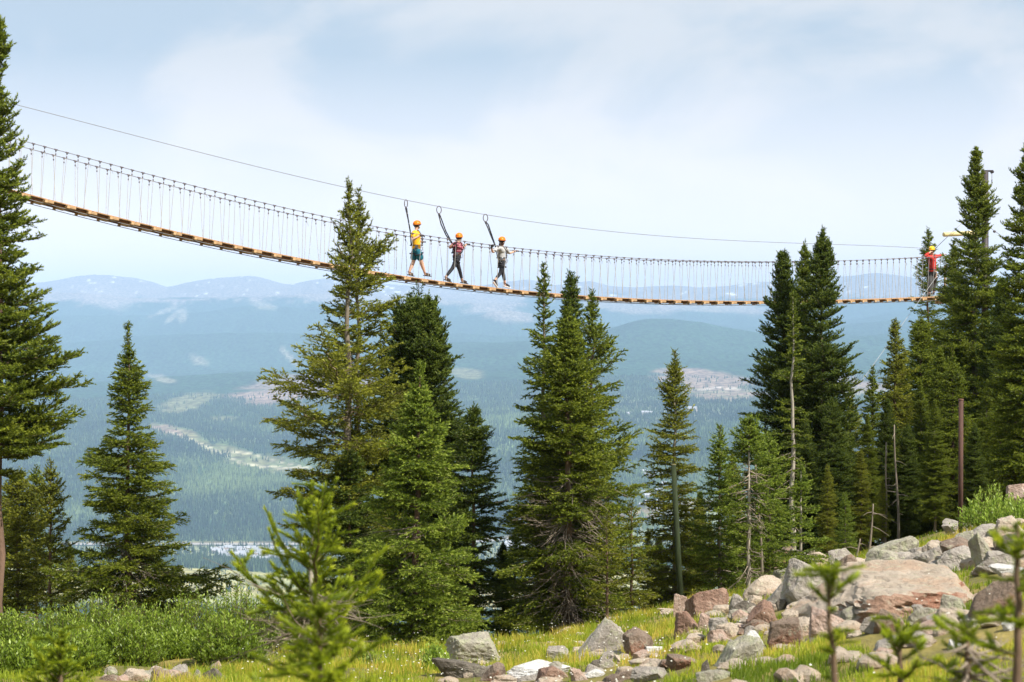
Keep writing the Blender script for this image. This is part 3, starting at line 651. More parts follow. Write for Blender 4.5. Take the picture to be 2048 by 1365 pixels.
# trees behind, seen in the gaps: each a copy with its own size
back = [(TL, 1905, 690, 58, 'broad dark fir directly behind the rusty brown post'), (T12, 2004, 560, 63, 'dark fir between the mast fir and the right-edge spruce'), (T16, 1975, 760, 56, 'fir behind the yellow-leaved willow at right'),
  (T12, 1690, 860, 62, 'dark fir low between the three spruces and the gap firs'), (T14, 1722, 900, 55, 'low fir below the slanting guy rope'), (T5, 1815, 850, 57, 'dense low fir left of the rusty brown post'), (T14, 1655, 930, 50, 'low fir left of the small dead snag'),
  (T12, 1400, 985, 52, 'dark fir low behind the green post'), (T10, 1475, 960, 50, 'fir behind the pale bare trunk'), (T5, 1318, 1075, 50, 'low dark fir left of the green post'), (T9, 1296, 1060, 47, 'small fir below the gap right of the central cluster'),
  (T5, 1006, 1085, 46, 'low dark fir left of the central cluster, under the gap'), (T10, 1030, 1060, 44, 'small fir leaning on the left side of the central cluster'), (T5, 902, 1070, 45, 'low dark fir behind the boulder capped slab'), (T12, 760, 1000, 46, 'dark fir behind the bright green layered fir'),
  (T9, 636, 1090, 45, 'small fir low behind the foreground sapling'), (T10, 12, 990, 50, 'fir behind the bare trunk at the left edge'), (T9, 140, 1090, 52, 'small fir between the yellowish fir and the lone pointed fir'), (T12, 1560, 1000, 54, 'dark low fir behind the small bright fir'),
  (T16, 1870, 800, 54, 'low fir beside the grey lichen boulders'), (T14, 1765, 960, 52, 'small fir among the thin bare trunks'), (T5, 1950, 850, 54, 'dark fir behind the willow bush'), (TC, 2030, 700, 58, 'broad fir filling the right edge'), (T17, 1630, 700, 62, 'spruce filling behind the three tall ones'), (T10, 1690, 985, 48, 'little fir above the grey lichen boulder'),
  (T14, 1420, 1040, 47, 'little fir squeezed between the green post and the small neat fir'), (T12, 1610, 840, 56, 'dark fir in the middle foot of the three tall spruces'), (T5, 1665, 800, 55, 'dense dark fir on the right flank of the three tall spruces'),
  (T12, 1775, 800, 58, 'fir behind the thin straight bare trunk'), (T16, 1840, 760, 59, 'fir left behind the full fir beside the brown post'), (T17, 2000, 780, 55, 'bushy spruce between the willow bush and the right-edge spruce'),
  (T5, 1105, 1090, 50, 'low dark fir behind the foot of the central cluster'), (T5, 1180, 1080, 49, 'low dark fir under the open fir of the central cluster'), (T12, 930, 1000, 47, 'dark fir behind the narrow dark one'),
  (T9, 1372, 1030, 50, 'small fir right behind the green post'), (T5, 1500, 1040, 50, 'dark low fir beyond the red boulders'), (T16, 1735, 830, 57, 'full fir filling the gap above the little fir by the snag'), (T12, 1800, 730, 66, 'dark spruce behind the pointed fir in the gap'), (T17, 1880, 700, 60, 'bushy spruce behind the full fir left of the brown post'), (T14, 1700, 780, 64, 'thin fir right beside the three tall spruces'), (T16, 1530, 960, 51, 'full fir behind the bushy light green one'), (T14, 1465, 905, 52, 'pointed fir behind the pale bare trunk, left of it'), (T5, 1455, 1080, 48, 'dark little fir beyond the largest red boulder')]
for i, (s_, px, yt, D, lab) in enumerate(back): clone(s_, s_.name.split('.')[0], px, D, lab, yt, wide=1.05)
# thin bare trunks in the gap
for i, (px, yt, D, lean, lab) in enumerate(((1737, 1008, 50, .05, 'short pale dead snag with a few stubs, leftmost of the thin bare trunks'), (1769, 885, 52, .03, 'thin straight pale bare trunk in the middle of the gap firs'),
                                (1797, 850, 53, -.05, 'thin slightly leaning pale trunk right of the straight one'), (1712, 1078, 47, .04, 'knee-high broken grey snag above the lichen boulders'), (1524, 930, 46, -.06, 'thin grey dead trunk just right of the pale bare trunk'))):
    b_ = on(px, D); H = (HY-yt)/F*D-b_[2]; r = empty('dead_tree', b_, lab, 'dead tree'); mb = MB()
    z = np.linspace(-.1, H, 9); mb.tube(np.stack([lean*z/H*2+.02*np.sin(z*2), 0*z, z], -1), np.linspace(.038, .014, 9), 7); mb.build('trunk', BARK['grey'], r, True); mb = MB(); rg = np.random.default_rng(i)
    for q in range(int(4+H*2)):
        z0 = rg.uniform(.15, .95)*H; ph = rg.uniform(0, 6.28); l = rg.uniform(.12, .5); p0 = np.array([lean*z0/H*2, 0, z0]); d = np.array([math.cos(ph), math.sin(ph), rg.uniform(-.4, .3)])
        mb.tube([p0, p0+d*l*.5, p0+d*l+np.array([0, 0, -.05])], [.01, .007, .003], 4, cap=False)
    mb.build('branches', DEAD, r)

# ------------------------------------------------------------------ saplings close to the camera
SIZES = (.06, .10, .16, .24, .34, .46)
def sapling(px, yt, D, prof, label, seed, **k):
    k.setdefault('leaf', 'young'); k.setdefault('gap', .085); k.setdefault('per', 6)
    return conifer('fir_sapling', px, yt, D, prof, label, sty='sapling', seed=seed, sapl=True, cat='sapling', leader=.10, minlen=.03, **k)
sapling(624, 984, 13, [(984, 4), (1005, 14), (1030, 34), (1052, 62), (1085, 88), (1110, 96), (1138, 120), (1170, 190), (1190, 205), (1215, 160), (1240, 200), (1270, 170), (1300, 60), (1320, 20)],
  'bright yellow-green young fir standing in the foreground with bare twigs at its middle', 91, bark='pale', lift=(58, 34, 18), hole=.10, jag=.45, dead=(1180, 1290, 60, .46), gap=.13, per=4.4, kscale=.45, tr=.75)
sapling(640, 1222, 7.6, [(1222, 5), (1245, 25), (1275, 44), (1300, 72), (1330, 95), (1370, 120), (1420, 140)], 'blurred small young fir in front of the foreground sapling', 92, lift=(55, 18, 8), gap=.085, per=5, tr=.6, bark='brown')
sapling(121, 1288, 11.5, [(1288, 4), (1305, 16), (1325, 30), (1345, 42), (1368, 66), (1420, 90)], 'little young fir poking up at the bottom left corner', 93, lift=(58, 30, 12))
sapling(1693, 1150, 6.6, [(1150, 20), (1175, 46), (1200, 40), (1215, 12), (1240, 30), (1265, 70), (1290, 40), (1320, 80), (1350, 60), (1400, 90)], 'blurred sparse young fir with a bent top in front of the big slab', 94, lift=(40, 20, -10), hole=.35, per=4, gap=.075, jag=.55, tr=.5, lean=-.06, bark='brown')
sapling(2036, 1052, 6.6, [(1052, 14), (1085, 30), (1105, 62), (1120, 40), (1150, 85), (1175, 60), (1210, 100), (1250, 70), (1300, 110), (1370, 120)], 'blurred dark-stemmed young fir at the right edge', 95, lift=(35, 8, -4), hole=.3, per=4, gap=.09, jag=.45, tr=.6, bark='brown')
sapling(1800, 1275, 8.5, [(1275, 6), (1300, 40), (1330, 60), (1360, 80), (1420, 90)], 'low blurred young fir in the grass at the bottom right', 96, lift=(50, 20, 4), hole=.3, per=4)
sapling(1935, 1262, 7.2, [(1262, 6), (1290, 34), (1330, 60), (1370, 90), (1420, 90)], 'low blurred young fir with brown twigs left of the right-edge sapling', 97, lift=(50, 10, -4), hole=.35, per=4, dead=(1280, 1360, 20, .3), kscale=.5)

# ------------------------------------------------------------------ boulders
def rock_mat(name, c1, c2, lich=None, red=None, lic_amt=.5):
    m = bpy.data.materials.new(name); m.use_nodes = True; nt = m.node_tree; b = nt.nodes['Principled BSDF']; b.inputs['Roughness'].default_value = .92
    b.inputs['Specular IOR Level'].default_value = .2
    t = N(nt, 'ShaderNodeTexCoord'); v = t.outputs['Object']
    n = N(nt, 'ShaderNodeTexNoise'); n.inputs['Scale'].default_value = 3.2; n.inputs['Detail'].default_value = 9; n.inputs['Roughness'].default_value = .65; L(nt, v, n.inputs['Vector'])
    r = N(nt, 'ShaderNodeValToRGB'); r.color_ramp.elements[0].position = .32; r.color_ramp.elements[1].position = .66
    r.color_ramp.elements[0].color = (*c1, 1); r.color_ramp.elements[1].color = (*c2, 1); L(nt, n.outputs['Fac'], r.inputs[0])
    out = r.outputs[0]
    def over(src, col, lo, hi, sc, det=6, amt=1.0):
        k = N(nt, 'ShaderNodeTexNoise'); k.inputs['Scale'].default_value = sc; k.inputs['Detail'].default_value = det; k.inputs['Roughness'].default_value = .7; L(nt, v, k.inputs['Vector'])
        q = N(nt, 'ShaderNodeMapRange'); q.inputs['From Min'].default_value = lo; q.inputs['From Max'].default_value = hi; q.inputs['To Max'].default_value = amt; L(nt, k.outputs['Fac'], q.inputs['Value'])
        x = N(nt, 'ShaderNodeMix', data_type='RGBA'); L(nt, q.outputs[0], x.inputs['Factor']); L(nt, src, x.inputs[6]); x.inputs[7].default_value = (*col, 1); return x.outputs[2]
    if red: out = over(out, red, .50, .60, 1.6, 5, .8)
    if lich: out = over(out, lich, .60-.16*lic_amt, .68-.14*lic_amt, 8.5, 8, .8)
    out = over(out, (.055, .05, .045), .60, .70, 26, 6, .6)
    L(nt, out, b.inputs['Base Color'])
    k = N(nt, 'ShaderNodeTexNoise'); k.inputs['Scale'].default_value = 14; k.inputs['Detail'].default_value = 9; k.inputs['Roughness'].default_value = .7; L(nt, v, k.inputs['Vector'])
    bp = N(nt, 'ShaderNodeBump'); bp.inputs['Distance'].default_value = .07; bp.inputs['Strength'].default_value = 1.0; L(nt, k.outputs['Fac'], bp.inputs['Height']); L(nt, bp.outputs[0], b.inputs['Normal'])
    return m
ROCK = {'grey': rock_mat('rock_grey', (.23, .20, .175), (.48, .43, .375), (.34, .34, .23)), 'lichen': rock_mat('rock_lichen', (.22, .20, .16), (.46, .42, .34), (.38, .38, .25), None, .8),
        'red': rock_mat('rock_red', (.19, .11, .08), (.36, .235, .175), (.42, .33, .26), None, .2), 'brown': rock_mat('rock_brown', (.14, .10, .075), (.32, .245, .19), (.40, .37, .28), (.22, .10, .06), .3),
        'tan': rock_mat('rock_tan', (.34, .27, .20), (.58, .49, .40), (.44, .42, .30), (.42, .29, .20), .3), 'white': rock_mat('rock_quartz', (.50, .48, .46), (.80, .78, .75), (.45, .42, .36), None, .3),
        'fresh': rock_mat('rock_fresh_break', (.26, .15, .10), (.50, .34, .25), (.50, .42, .32), (.30, .13, .08), .2), 'pink': rock_mat('rock_pink', (.33, .22, .17), (.55, .42, .35), (.50, .44, .38), None, .3), 'dark': rock_mat('rock_dark', (.09, .075, .06), (.22, .19, .155), (.28, .27, .19), None, .2)}
def ico(sub):
    bm = bmesh.new(); bmesh.ops.create_icosphere(bm, subdivisions=sub, radius=1); v = np.array([t.co[:] for t in bm.verts]); f = np.array([[t.index for t in q.verts] for q in bm.faces]); bm.free(); return v, f
ICO = {4: ico(4), 5: ico(5), 3: ico(3)}
def rock_verts(seed, size, nplanes=11, rough=.035, sub=4, flat=0.0, wedge=0):
    rg = np.random.default_rng(seed); v, f = ICO[sub]
    n = rg.normal(size=(nplanes, 3)); n[:, 2] *= 1.15; n[2:6] = np.array([(1, .1, .1), (-1, 0, .15), (.1, 1, .2), (0, -.2, -1)])+rg.normal(size=(4, 3))*.62; n[0] = (rg.normal()*.28, rg.normal()*.2-.12, 1); n[1] = (rg.normal()*.3, -1, rg.normal()*.25); n /= np.linalg.norm(n, axis=1, keepdims=True)
    d = rg.uniform(.55, .88, nplanes); d[6:] = rg.uniform(.66, .98, nplanes-6); d[0] = .70-flat*.12
    q = v@n.T; r = np.where(q > 1e-3, d/np.maximum(q, 1e-3), 9.0)
    rr = -np.log(np.exp(-r*42).sum(1)+math.exp(-1.3*42))/42
    p = v*rr[:, None]
    lay = p[:, 2]*5+fbm(p*1.5+seed, 2, seed=seed+9)*3; p = p+v*(np.abs((lay % 1)-.5)*rough*.9)[:, None]
    rdg = 1-np.abs(2*fbm(p*2.1+seed, 4, seed=seed, gain=.6)-1); p = p+v*((rdg-.7)*rough*5)[:, None]+v*((fbm(p*9+seed, 3, seed=seed+5)-.5)*rough*2.6)[:, None]
    ext = np.abs(p).max(0); p = p/ext
    tp = rg.uniform(.12, .5)*(1-flat*.6); p[:, :2] *= (1-tp*(p[:, 2:3]*.5+.5)); p[:, 0] += p[:, 2]*rg.uniform(-.25, .25)
    if wedge: p[:, 2] = -1+(p[:, 2]+1)*np.clip(.5+.5*wedge*p[:, 0]*1.1, .12, 1.0)
    p = p/np.abs(p).max(0)
    return p*np.array(size)/2, f
ROCKS = []
def rock(px0, py0, px1, py1, kind, label, D=None, seed=0, rot=0.0, tilt=0.0, flat=0.0, depth=None, group='boulders strewn over the grassy slope', name='boulder', sub=5, npl=12, tiltx=0.0, wedge=0):
    cx, w_, h_ = (px0+px1)/2, px1-px0, py1-py0
    D = D if D else min(hit(cx, min(py1, 1362)), 52.0); s = F/D; W = w_/s; Hh = h_/s; dp = depth*W if depth else W*.75
    Hh2 = Hh*1.45
    v, f = rock_verts(seed+int(px0)*3+int(py0), (W, dp, Hh2), npl, sub=sub, flat=flat, wedge=wedge)
    Rm = np.array(Matrix.Rotation(R(tilt), 3, 'Y') @ Matrix.Rotation(R(tiltx), 3, 'X')); v = v@Rm.T
    v = v/np.array([np.ptp(v[:, 0])/W, 1, np.ptp(v[:, 2])/Hh2])
    X = (cx-1024)/F*D; ztop = (HY-py0)/s; ROCKS.append((X, D, W/2))
    o = mesh_np(name, v, f, ROCK[kind], smooth=False, loc=(X, D, ztop-v[:, 2].max()))
    return tag(o, label, 'rock', group)
RK = [
 (892, 1264, 1009, 1324, 'lichen', 'rounded grey boulder with lichen sitting on the dark low slab', dict(depth=.8)),
 (866, 1316, 988, 1356, 'dark', 'long dark low slab under the rounded grey boulder', dict(flat=1)),
 (962, 1326, 1014, 1378, 'brown', 'pointed brown rock leaning against the right end of the dark slab', {}),
 (1003, 1324, 1138, 1356, 'white', 'flat white-topped slab right of the pointed brown rock', dict(flat=1, tilt=-4)),
 (1060, 1330, 1132, 1362, 'red', 'rusty wedge of rock in front of the white-topped slab', dict(tilt=-8)),
 (1020, 1346, 1112, 1390, 'grey', 'pale grey rock cut by the bottom edge below the white-topped slab', {}),
 (1112, 1231, 1264, 1314, 'grey', 'large layered grey boulder rising to the right, beside the central fir', dict(wedge=1, npl=14)),
 (1092, 1292, 1140, 1320, 'grey', 'small grey rock at the lower left foot of the layered boulder', {}),
 (1246, 1256, 1309, 1308, 'brown', 'rough brown boulder against the right side of the layered one', {}),
 (1140, 1336, 1178, 1364, 'pink', 'small pinkish rock in the grass between the white slab and the flat grey slab', {}),
 (1170, 1340, 1212, 1354, 'white', 'thin pale stone lying flat in the grass below the layered boulder', dict(flat=1)),
 (1200, 1340, 1290, 1384, 'brown', 'brown rock half buried at the bottom, left of the flat grey slab', {}),
 (1258, 1334, 1342, 1364, 'grey', 'flat grey slab at the bottom of the slope', dict(flat=1)),
 (1326, 1308, 1390, 1338, 'brown', 'low brown rock humped like a back in the grass', {}),
 (1388, 1338, 1464, 1390, 'lichen', 'grey rock cut by the bottom edge, behind it a dark hole', {}),
 (1400, 1320, 1424, 1350, 'dark', 'small black rock behind the grey one at the bottom edge', {}),
 (1264, 1300, 1300, 1318, 'pink', 'small pinkish stone right of the rough brown boulder', {}),
 (1290, 1292, 1326, 1304, 'white', 'small white stone on the grass left of the red boulders', dict(flat=1)),
 (1347, 1187, 1384, 1240, 'pink', 'upright pinkish boulder at the left of the red group', {}),
 (1366, 1175, 1458, 1240, 'red', 'biggest red-brown boulder with a smooth slanting face', dict(npl=8, tilt=12)),
 (1338, 1222, 1411, 1274, 'red', 'triangular red-brown boulder in front of the big red one', dict(npl=12)),
 (1396, 1226, 1434, 1264, 'pink', 'pinkish boulder tucked behind the triangular one', {}),
 (1415, 1236, 1462, 1272, 'grey', 'sloping grey slab between the pinkish and the tan boulders', dict(flat=1)),
 (1457, 1187, 1498, 1228, 'grey', 'angular grey boulder with a pale side right of the big red one', {}),
 (1462, 1200, 1520, 1228, 'dark', 'long dark boulder behind the pale flat slab', dict(flat=1)),
 (1452, 1220, 1503, 1244, 'lichen', 'pale flat slab wedged between the red boulders', dict(flat=1)),
 (1495, 1200, 1564, 1254, 'red', 'blocky dark red boulder right of the pale flat slab', dict(npl=8)),
 (1548, 1198, 1572, 1222, 'dark', 'dark red knob on the right shoulder of the blocky red boulder', {}),
 (1430, 1246, 1486, 1276, 'tan', 'rounded tan boulder among the red ones', {}),
 (1482, 1238, 1544, 1262, 'brown', 'broken brown rock under the blocky dark red boulder', {}),
 (1360, 1268, 1412, 1288, 'tan', 'thin flat tan stone in front of the triangular boulder', dict(flat=1)),
 (1414, 1270, 1516, 1328, 'lichen', 'sloping grey slab with lichen half sunk in the grass', dict(npl=10, wedge=.8)),
 (1482, 1262, 1538, 1304, 'white', 'white quartz block at the right end of the sloping grey slab', dict(npl=8)),
 (1534, 1236, 1612, 1294, 'brown', 'brown-grey boulder with an orange corner left of the pink rubble', dict(npl=8)),
 (1500, 1146, 1596, 1218, 'grey', 'left end of the long weathered grey ledge', dict(npl=10, wedge=1)),
 (1556, 1118, 1668, 1212, 'grey', 'upper right part of the long weathered grey ledge', dict(npl=8)),
 (1575, 1158, 1650, 1200, 'dark', 'shaded dark boulder under the weathered grey ledge', {}),
 (1636, 1108, 1726, 1182, 'brown', 'speckled brown boulder left of the grey lichen boulder', {}),
 (1612, 1190, 1660, 1216, 'dark', 'black cleft boulder behind the bent-topped young fir', {}),
 (1724, 1072, 1838, 1132, 'lichen', 'large domed lichen-grey boulder on the crest', dict(npl=8)),
 (1768, 1112, 1802, 1136, 'lichen', 'small greenish rock at the foot of the domed boulder', {}),
 (1730, 1116, 1772, 1140, 'white', 'white flat stone left of the small greenish rock', dict(flat=1)),
 (1820, 1102, 1872, 1140, 'white', 'bright white quartz boulder with pink veins above the big slab', {}),
 (1800, 1118, 1832, 1138, 'dark', 'dark wedge leaning on the white quartz boulder', {}),
 (1860, 1078, 1894, 1112, 'dark', 'dark pointed rock left of the crest rubble', {}),
 (1882, 1060, 1945, 1122, 'lichen', 'tall pale lichen rock in the crest rubble', dict(npl=8, tilt=20)),
 (1868, 1092, 1958, 1140, 'grey', 'broad grey boulder with a pitted face below the crest rubble', {}),
 (1935, 1064, 1996, 1128, 'lichen', 'ridged greenish rock in the middle of the crest rubble', dict(npl=8, tilt=-16)),
 (1885, 1038, 1952, 1074, 'grey', 'flat topped grey rock right under the rusty post', dict(flat=1)),
 (1984, 1066, 2056, 1112, 'dark', 'dark overhanging rock near the right edge', {}),
 (1950, 1106, 2056, 1146, 'grey', 'low grey shelf below the dark overhanging rock', dict(flat=1)),
 (1984, 1128, 2056, 1154, 'white', 'whitish stone at the right end of the big slab', dict(flat=1)),
 (1950, 1150, 2060, 1236, 'brown', 'brown boulder behind the right-edge young fir', {}),
 (1608, 1214, 1690, 1276, 'pink', 'pale pink boulder at the left foot of the big slab', {}),
 (1740, 1218, 1804, 1268, 'brown', 'rounded brown corner stone under the front of the big slab', dict(npl=8)),
 (1846, 1222, 1946, 1254, 'grey', 'grey pebbly slab in front of the shaded hollow', dict(flat=1)),
 (1920, 1206, 2012, 1250, 'lichen', 'long mossy slab at the right below the hollow', dict(flat=1)),
 (1746, 1264, 1820, 1296, 'grey', 'slanting grey stone in the grass under the corner stone', dict(tilt=-16, flat=1)),
 (1800, 1260, 1866, 1288, 'grey', 'grey stone in the grass right of the slanting one', {}),
 (1890, 1280, 1930, 1302, 'white', 'pale stone in the grass left of the right-edge young fir', dict(flat=1)),
 (2000, 1240, 2044, 1262, 'white', 'white stone below the long mossy slab', dict(flat=1)),
 (2008, 967, 2070, 1004, 'pink', 'pinkish boulder on top of the slope behind the willow bush', dict(D=46)),
 (1600, 1276, 1646, 1290, 'dark', 'small dark stone in the grass under the pale pink boulder', {}),
 (1752, 1296, 1790, 1310, 'pink', 'small pink stone under the slanting grey one', {}),
 (188, 1348, 244, 1378, 'brown', 'brown rock at the far left of the bottom rock pile', {}),
 (226, 1350, 258, 1380, 'pink', 'small pink rock second from the left in the bottom pile', {}),
 (240, 1338, 306, 1382, 'tan', 'pale tan rock in the bottom pile left of the triangular one', dict(npl=8)),
 (284, 1342, 336, 1376, 'lichen', 'pale flat rock behind the tan and triangular ones in the bottom pile', dict(flat=1)),
 (296, 1332, 362, 1386, 'brown', 'triangular brown rock topping the bottom pile', dict(npl=7)),
 (336, 1344, 402, 1388, 'brown', 'ridged brown rock right of the triangular one', {}),
 (380, 1338, 408, 1362, 'lichen', 'small greenish rock behind the smooth leaning rock', {}),
 (394, 1336, 458, 1388, 'dark', 'smooth dark rock with a pale edge leaning right in the bottom pile', dict(npl=7, tilt=24)),
 (418, 1322, 446, 1348, 'pink', 'single small brownish pink rock in the grass behind the bottom pile', {}),
 (458, 1354, 486, 1372, 'dark', 'small dark rock between the smooth leaning rock and the white one', {}),
 (478, 1352, 530, 1380, 'white', 'whitish rock cut by the bottom edge left of the young firs', dict(flat=1)),
]
for i, (a, b_, c, d, kd, lab, kw) in enumerate(RK): rock(a, b_, c, d, kd, lab, seed=i*13, **kw)
# smaller rubble filling the crest and the hollows at the right
rr_ = random.Random(12); kinds = ['grey', 'lichen', 'brown', 'pink', 'tan', 'dark', 'grey', 'tan', 'tan']
RUB = (('among the red boulders at the middle right', 1420, 1610, 1205, 1290, 34), ('in the crest rubble at the right', 1690, 2040, 1070, 1150, 60), ('along the foot of the grey ledge', 1520, 1720, 1130, 1210, 34),
       ('in front of the huge tan slab', 1600, 2040, 1225, 1275, 30), ('round the dark low slab at the bottom', 860, 1340, 1318, 1362, 22), ('in the bottom left rock pile', 190, 530, 1344, 1362, 16))
import re as _re
_cut = lambda s: _re.split(r' (?:with|in|on|at|behind|cut|between|under|among|above|sitting|leaning|rising|beside|against|half|wedged|tucked|topping|right|left|below|near|from|lying) ', s)[0]
_short = {}
for r_ in RK: _short.setdefault(_cut(r_[5]), []).append(r_[5])
_ref = [((r_[0]+r_[2])/2, r_[3], (_cut(r_[5]) if len(_short[_cut(r_[5])]) == 1 and len(_cut(r_[5]).split()) > 1 else r_[5])) for r_ in RK]
_seen = set()
def rubble_label(kd, cx, cy, w_, h_, where):
    colr = {'grey': 'grey', 'lichen': 'lichen spotted', 'brown': 'brown', 'pink': 'pinkish', 'tan': 'tan', 'dark': 'dark'}[kd]
    shp = 'flat' if h_ < w_*.42 else ('chunky' if h_ > w_*.6 else 'low'); sz = 'tiny' if w_ < 22 else ('small' if w_ < 45 else 'middling')
    for rx_, ry_, nm in sorted(_ref, key=lambda q: math.hypot(q[0]-cx, (q[1]-cy)*1.6))[:6]:
        dx, dy = cx-rx_, cy-ry_; rel = 'in front of' if dy > abs(dx)*.6 else ('behind' if -dy > abs(dx)*.6 else ('right of' if dx > 0 else 'left of'))
        for s_ in ('%s %s %s rock %s the %s' % (sz, shp, colr, rel, nm), '%s %s rock close %s the %s' % (shp, colr, rel, nm)):
            if len(s_.replace('-', ' ').split()) <= 16 and s_ not in _seen: _seen.add(s_); return s_
    return 'small %s rock %s' % (colr, where)
for where, x0, x1, y0, y1, n_ in RUB:
    for q in range(n_):
        cx = rr_.uniform(x0, x1); cy = rr_.uniform(y0, y1)
        if x0 > 1600 and y0 < 1150: cy = max(cy, 1150-(cx-1700)*.24+rr_.uniform(0, 24))
        w_ = (rr_.uniform(24, 84) if x0 > 1500 else rr_.uniform(12, 50)); h_ = w_*rr_.uniform(.32, .7); kd = rr_.choice(kinds)
        rock(cx-w_/2, cy-h_, cx+w_/2, cy, kd, rubble_label(kd, cx, cy, w_, h_, where), seed=q*7+int(x0), sub=4, group='small rocks '+where, tilt=rr_.uniform(-20, 20), name='rock')
# the big split slab: flat weathered top, fractured red-brown front
def big_slab():
    D0 = hit(1790, 1246); s = F/D0; rg = np.random.default_rng(4); v, f = ICO[5]
    pl_ = np.array([(0, 0, 1, .70), (.10, .05, 1, .74), (0, -1, .12, .78), (.25, -1, -.25, .86), (-.45, -1, .1, .92), (0, 1, .2, .8), (1, -.1, .25, .92), (.8, -.7, -.1, 1.0), (-1, 0, .75, .82), (-.9, -.5, .2, .95), (.7, .8, .2, 1.0), (-.7, .8, .3, .95), (0, 0, -1, .7)])
    n = pl_[:, :3]/np.linalg.norm(pl_[:, :3], axis=1, keepdims=True); q = v@n.T; r = np.where(q > 1e-3, pl_[:, 3]/np.maximum(q, 1e-3), 9); rr = -np.log(np.exp(-r*50).sum(1)+math.exp(-1.5*50))/50; p = v*rr[:, None]
    W, dp, Hh = 420/s, 2.9, 100/s
    p = p/np.abs(p).max(0)*np.array([W/2, dp/2, Hh/2]); p[:, 2] += p[:, 0]*.055+p[:, 1]*.03
    rdg = 1-np.abs(2*fbm(p*np.array([1.4, 1.4, 4])+5, 5, seed=3, gain=.6)-1); dirn = v*np.array([1, 1.2, .35]); p += dirn*((rdg-.7)*.22)[:, None]
    crk = fbm(p*np.array([2.2, 2.2, 6])+2, 3, seed=19); p -= dirn*(np.clip(.06-np.abs(crk-.5), 0, 1)*1.1)[:, None]
    p[:, 2] += (fbm(p*7, 3, seed=8)-.5)*.05
    X = (1790-1024)/F*(D0+1.2); fn = np.cross(p[f[:, 1]]-p[f[:, 0]], p[f[:, 2]]-p[f[:, 0]]); fn /= np.linalg.norm(fn, axis=1, keepdims=True)
    fresh = (fn[:, 1] < -.45) & (p[f[:, 0], 0] > -W*.36)
    ROCKS.append((X, D0+.6, W/2*.8))
    o = mesh_np('boulder', p, f, [ROCK['tan'], ROCK['fresh']], smooth=False, loc=(X, D0+1.2, (HY-1172)/s-Hh*.62), mat_index=fresh.astype(int)); tag(o, 'huge tan slab with a broad flat top and fractured red-brown front edge', 'rock', 'boulders strewn over the grassy slope')
big_slab()

# ------------------------------------------------------------------ grass, flowers, low plants
rng = np.random.default_rng(77)
def blades(X, Y, Z, h, wd, tint, name, mt, label, cat, lean=.45, kind='stuff', parent=None):
    n = len(X); a = rng.uniform(0, 6.283, n); dx, dy = np.cos(a), np.sin(a); b_ = rng.uniform(0, 6.283, n); lx, ly = np.cos(b_)*lean*rng.random(n), np.sin(b_)*lean*rng.random(n)
    B = np.stack([X, Y, Z], -1); sd = np.stack([dx, dy, 0*dx], -1)*(wd/2)[:, None]
    M = B+np.stack([lx*.35, ly*.35, .62+0*lx], -1)*h[:, None]; T = B+np.stack([lx, ly, .95+0*lx], -1)*h[:, None]
    V = np.stack([B-sd, B+sd, M+sd*.7, M-sd*.7, T], 1).reshape(-1, 3); k = np.arange(n)[:, None]*5
    o = mesh_np(name, V, [k+np.array([[0, 1, 2, 3]]), k+np.array([[3, 2, 4]])], mt, parent, tint=np.concatenate([tint, tint]))
    return tag(o, label, cat, kind=kind) if label else o
GR = leaf_mat('grass_blades', (.14, .21, .015), (.38, .45, .03), (.68, .50, .10), .5)
n = 330000
Yg = np.exp(rng.uniform(math.log(6.5), math.log(56), n)); pxg = rng.uniform(-60, 2110, n); Xg = (pxg-1024)/F*Yg
den = fbm2(Xg*1.1, Yg*1.1, 3, seed=61); Zg = ground_z(Xg, Yg); k = rng.random(n) < np.clip(den*2.1-.35, .15, 1)
left = (pxg < 560) & (Yg > 26); k &= ~left | (rng.random(n) < .3)
def clear_of_rocks(X, Y):
    ok = np.ones(len(X), bool)
    for (rx_, ry_, w_) in ROCKS: ok &= ((X-rx_*np.clip(Y/ry_, .5, 1.5))/max(w_*1.0, .05))**2+((Y-(ry_-w_*.5-.5))/(w_*.6+.9))**2 > 1
    return ok
k &= clear_of_rocks(Xg, Yg)
Xg, Yg, Zg, den = Xg[k], Yg[k], Zg[k], den[k]
dry = fbm2(Xg*.55+20, Yg*.55, 4, seed=66); tn = np.clip((dry-.37)*2.8+rng.normal(size=len(Xg))*.15, 0, 1)
hg = (.03+.085*den)*rng.uniform(.5, 1.3, len(Xg))*np.where(Yg < 12, .7, 1)*(1+.5*(fbm2(Xg*2.5, Yg*2.5, 2, seed=70) > .6))
blades(Xg, Yg, Zg-.01, hg, .0035+.00035*Yg, tn, 'grass', GR, 'yellow-green alpine grass covering the slope between the rocks', 'grass')
# tall tufts under the trees and around rocks
tc_ = [(rng.uniform(540, 1500), rng.uniform(24, 44)) for _ in range(240)]+[(rng.uniform(330, 620), rng.uniform(20, 27)) for _ in range(90)]+[(rng.uniform(1560, 2050), rng.uniform(25, 46)) for _ in range(130)]+[(rng.uniform(1590, 1640), rng.uniform(31, 34)) for _ in range(14)]
XX = []; YY = []; TT = []
for px, D in tc_:
    m = 90; X = (px-1024)/F*D; XX.append(X+rng.normal(size=m)*.12); YY.append(D+rng.normal(size=m)*.12); TT.append(np.full(m, rng.uniform(.15, .95))+rng.normal(size=m)*.12)
XX, YY, TT = map(np.concatenate, (XX, YY, TT)); k = clear_of_rocks(XX, YY); XX, YY, TT = XX[k], YY[k], TT[k]
blades(XX, YY, ground_z(XX, YY)-.01, rng.uniform(.08, .24, len(XX)), np.full(len(XX), .010), np.clip(TT, 0, 1), 'tall_grass', GR, 'tall seeding grass tufts at the feet of trees and rocks', 'grass', .6)
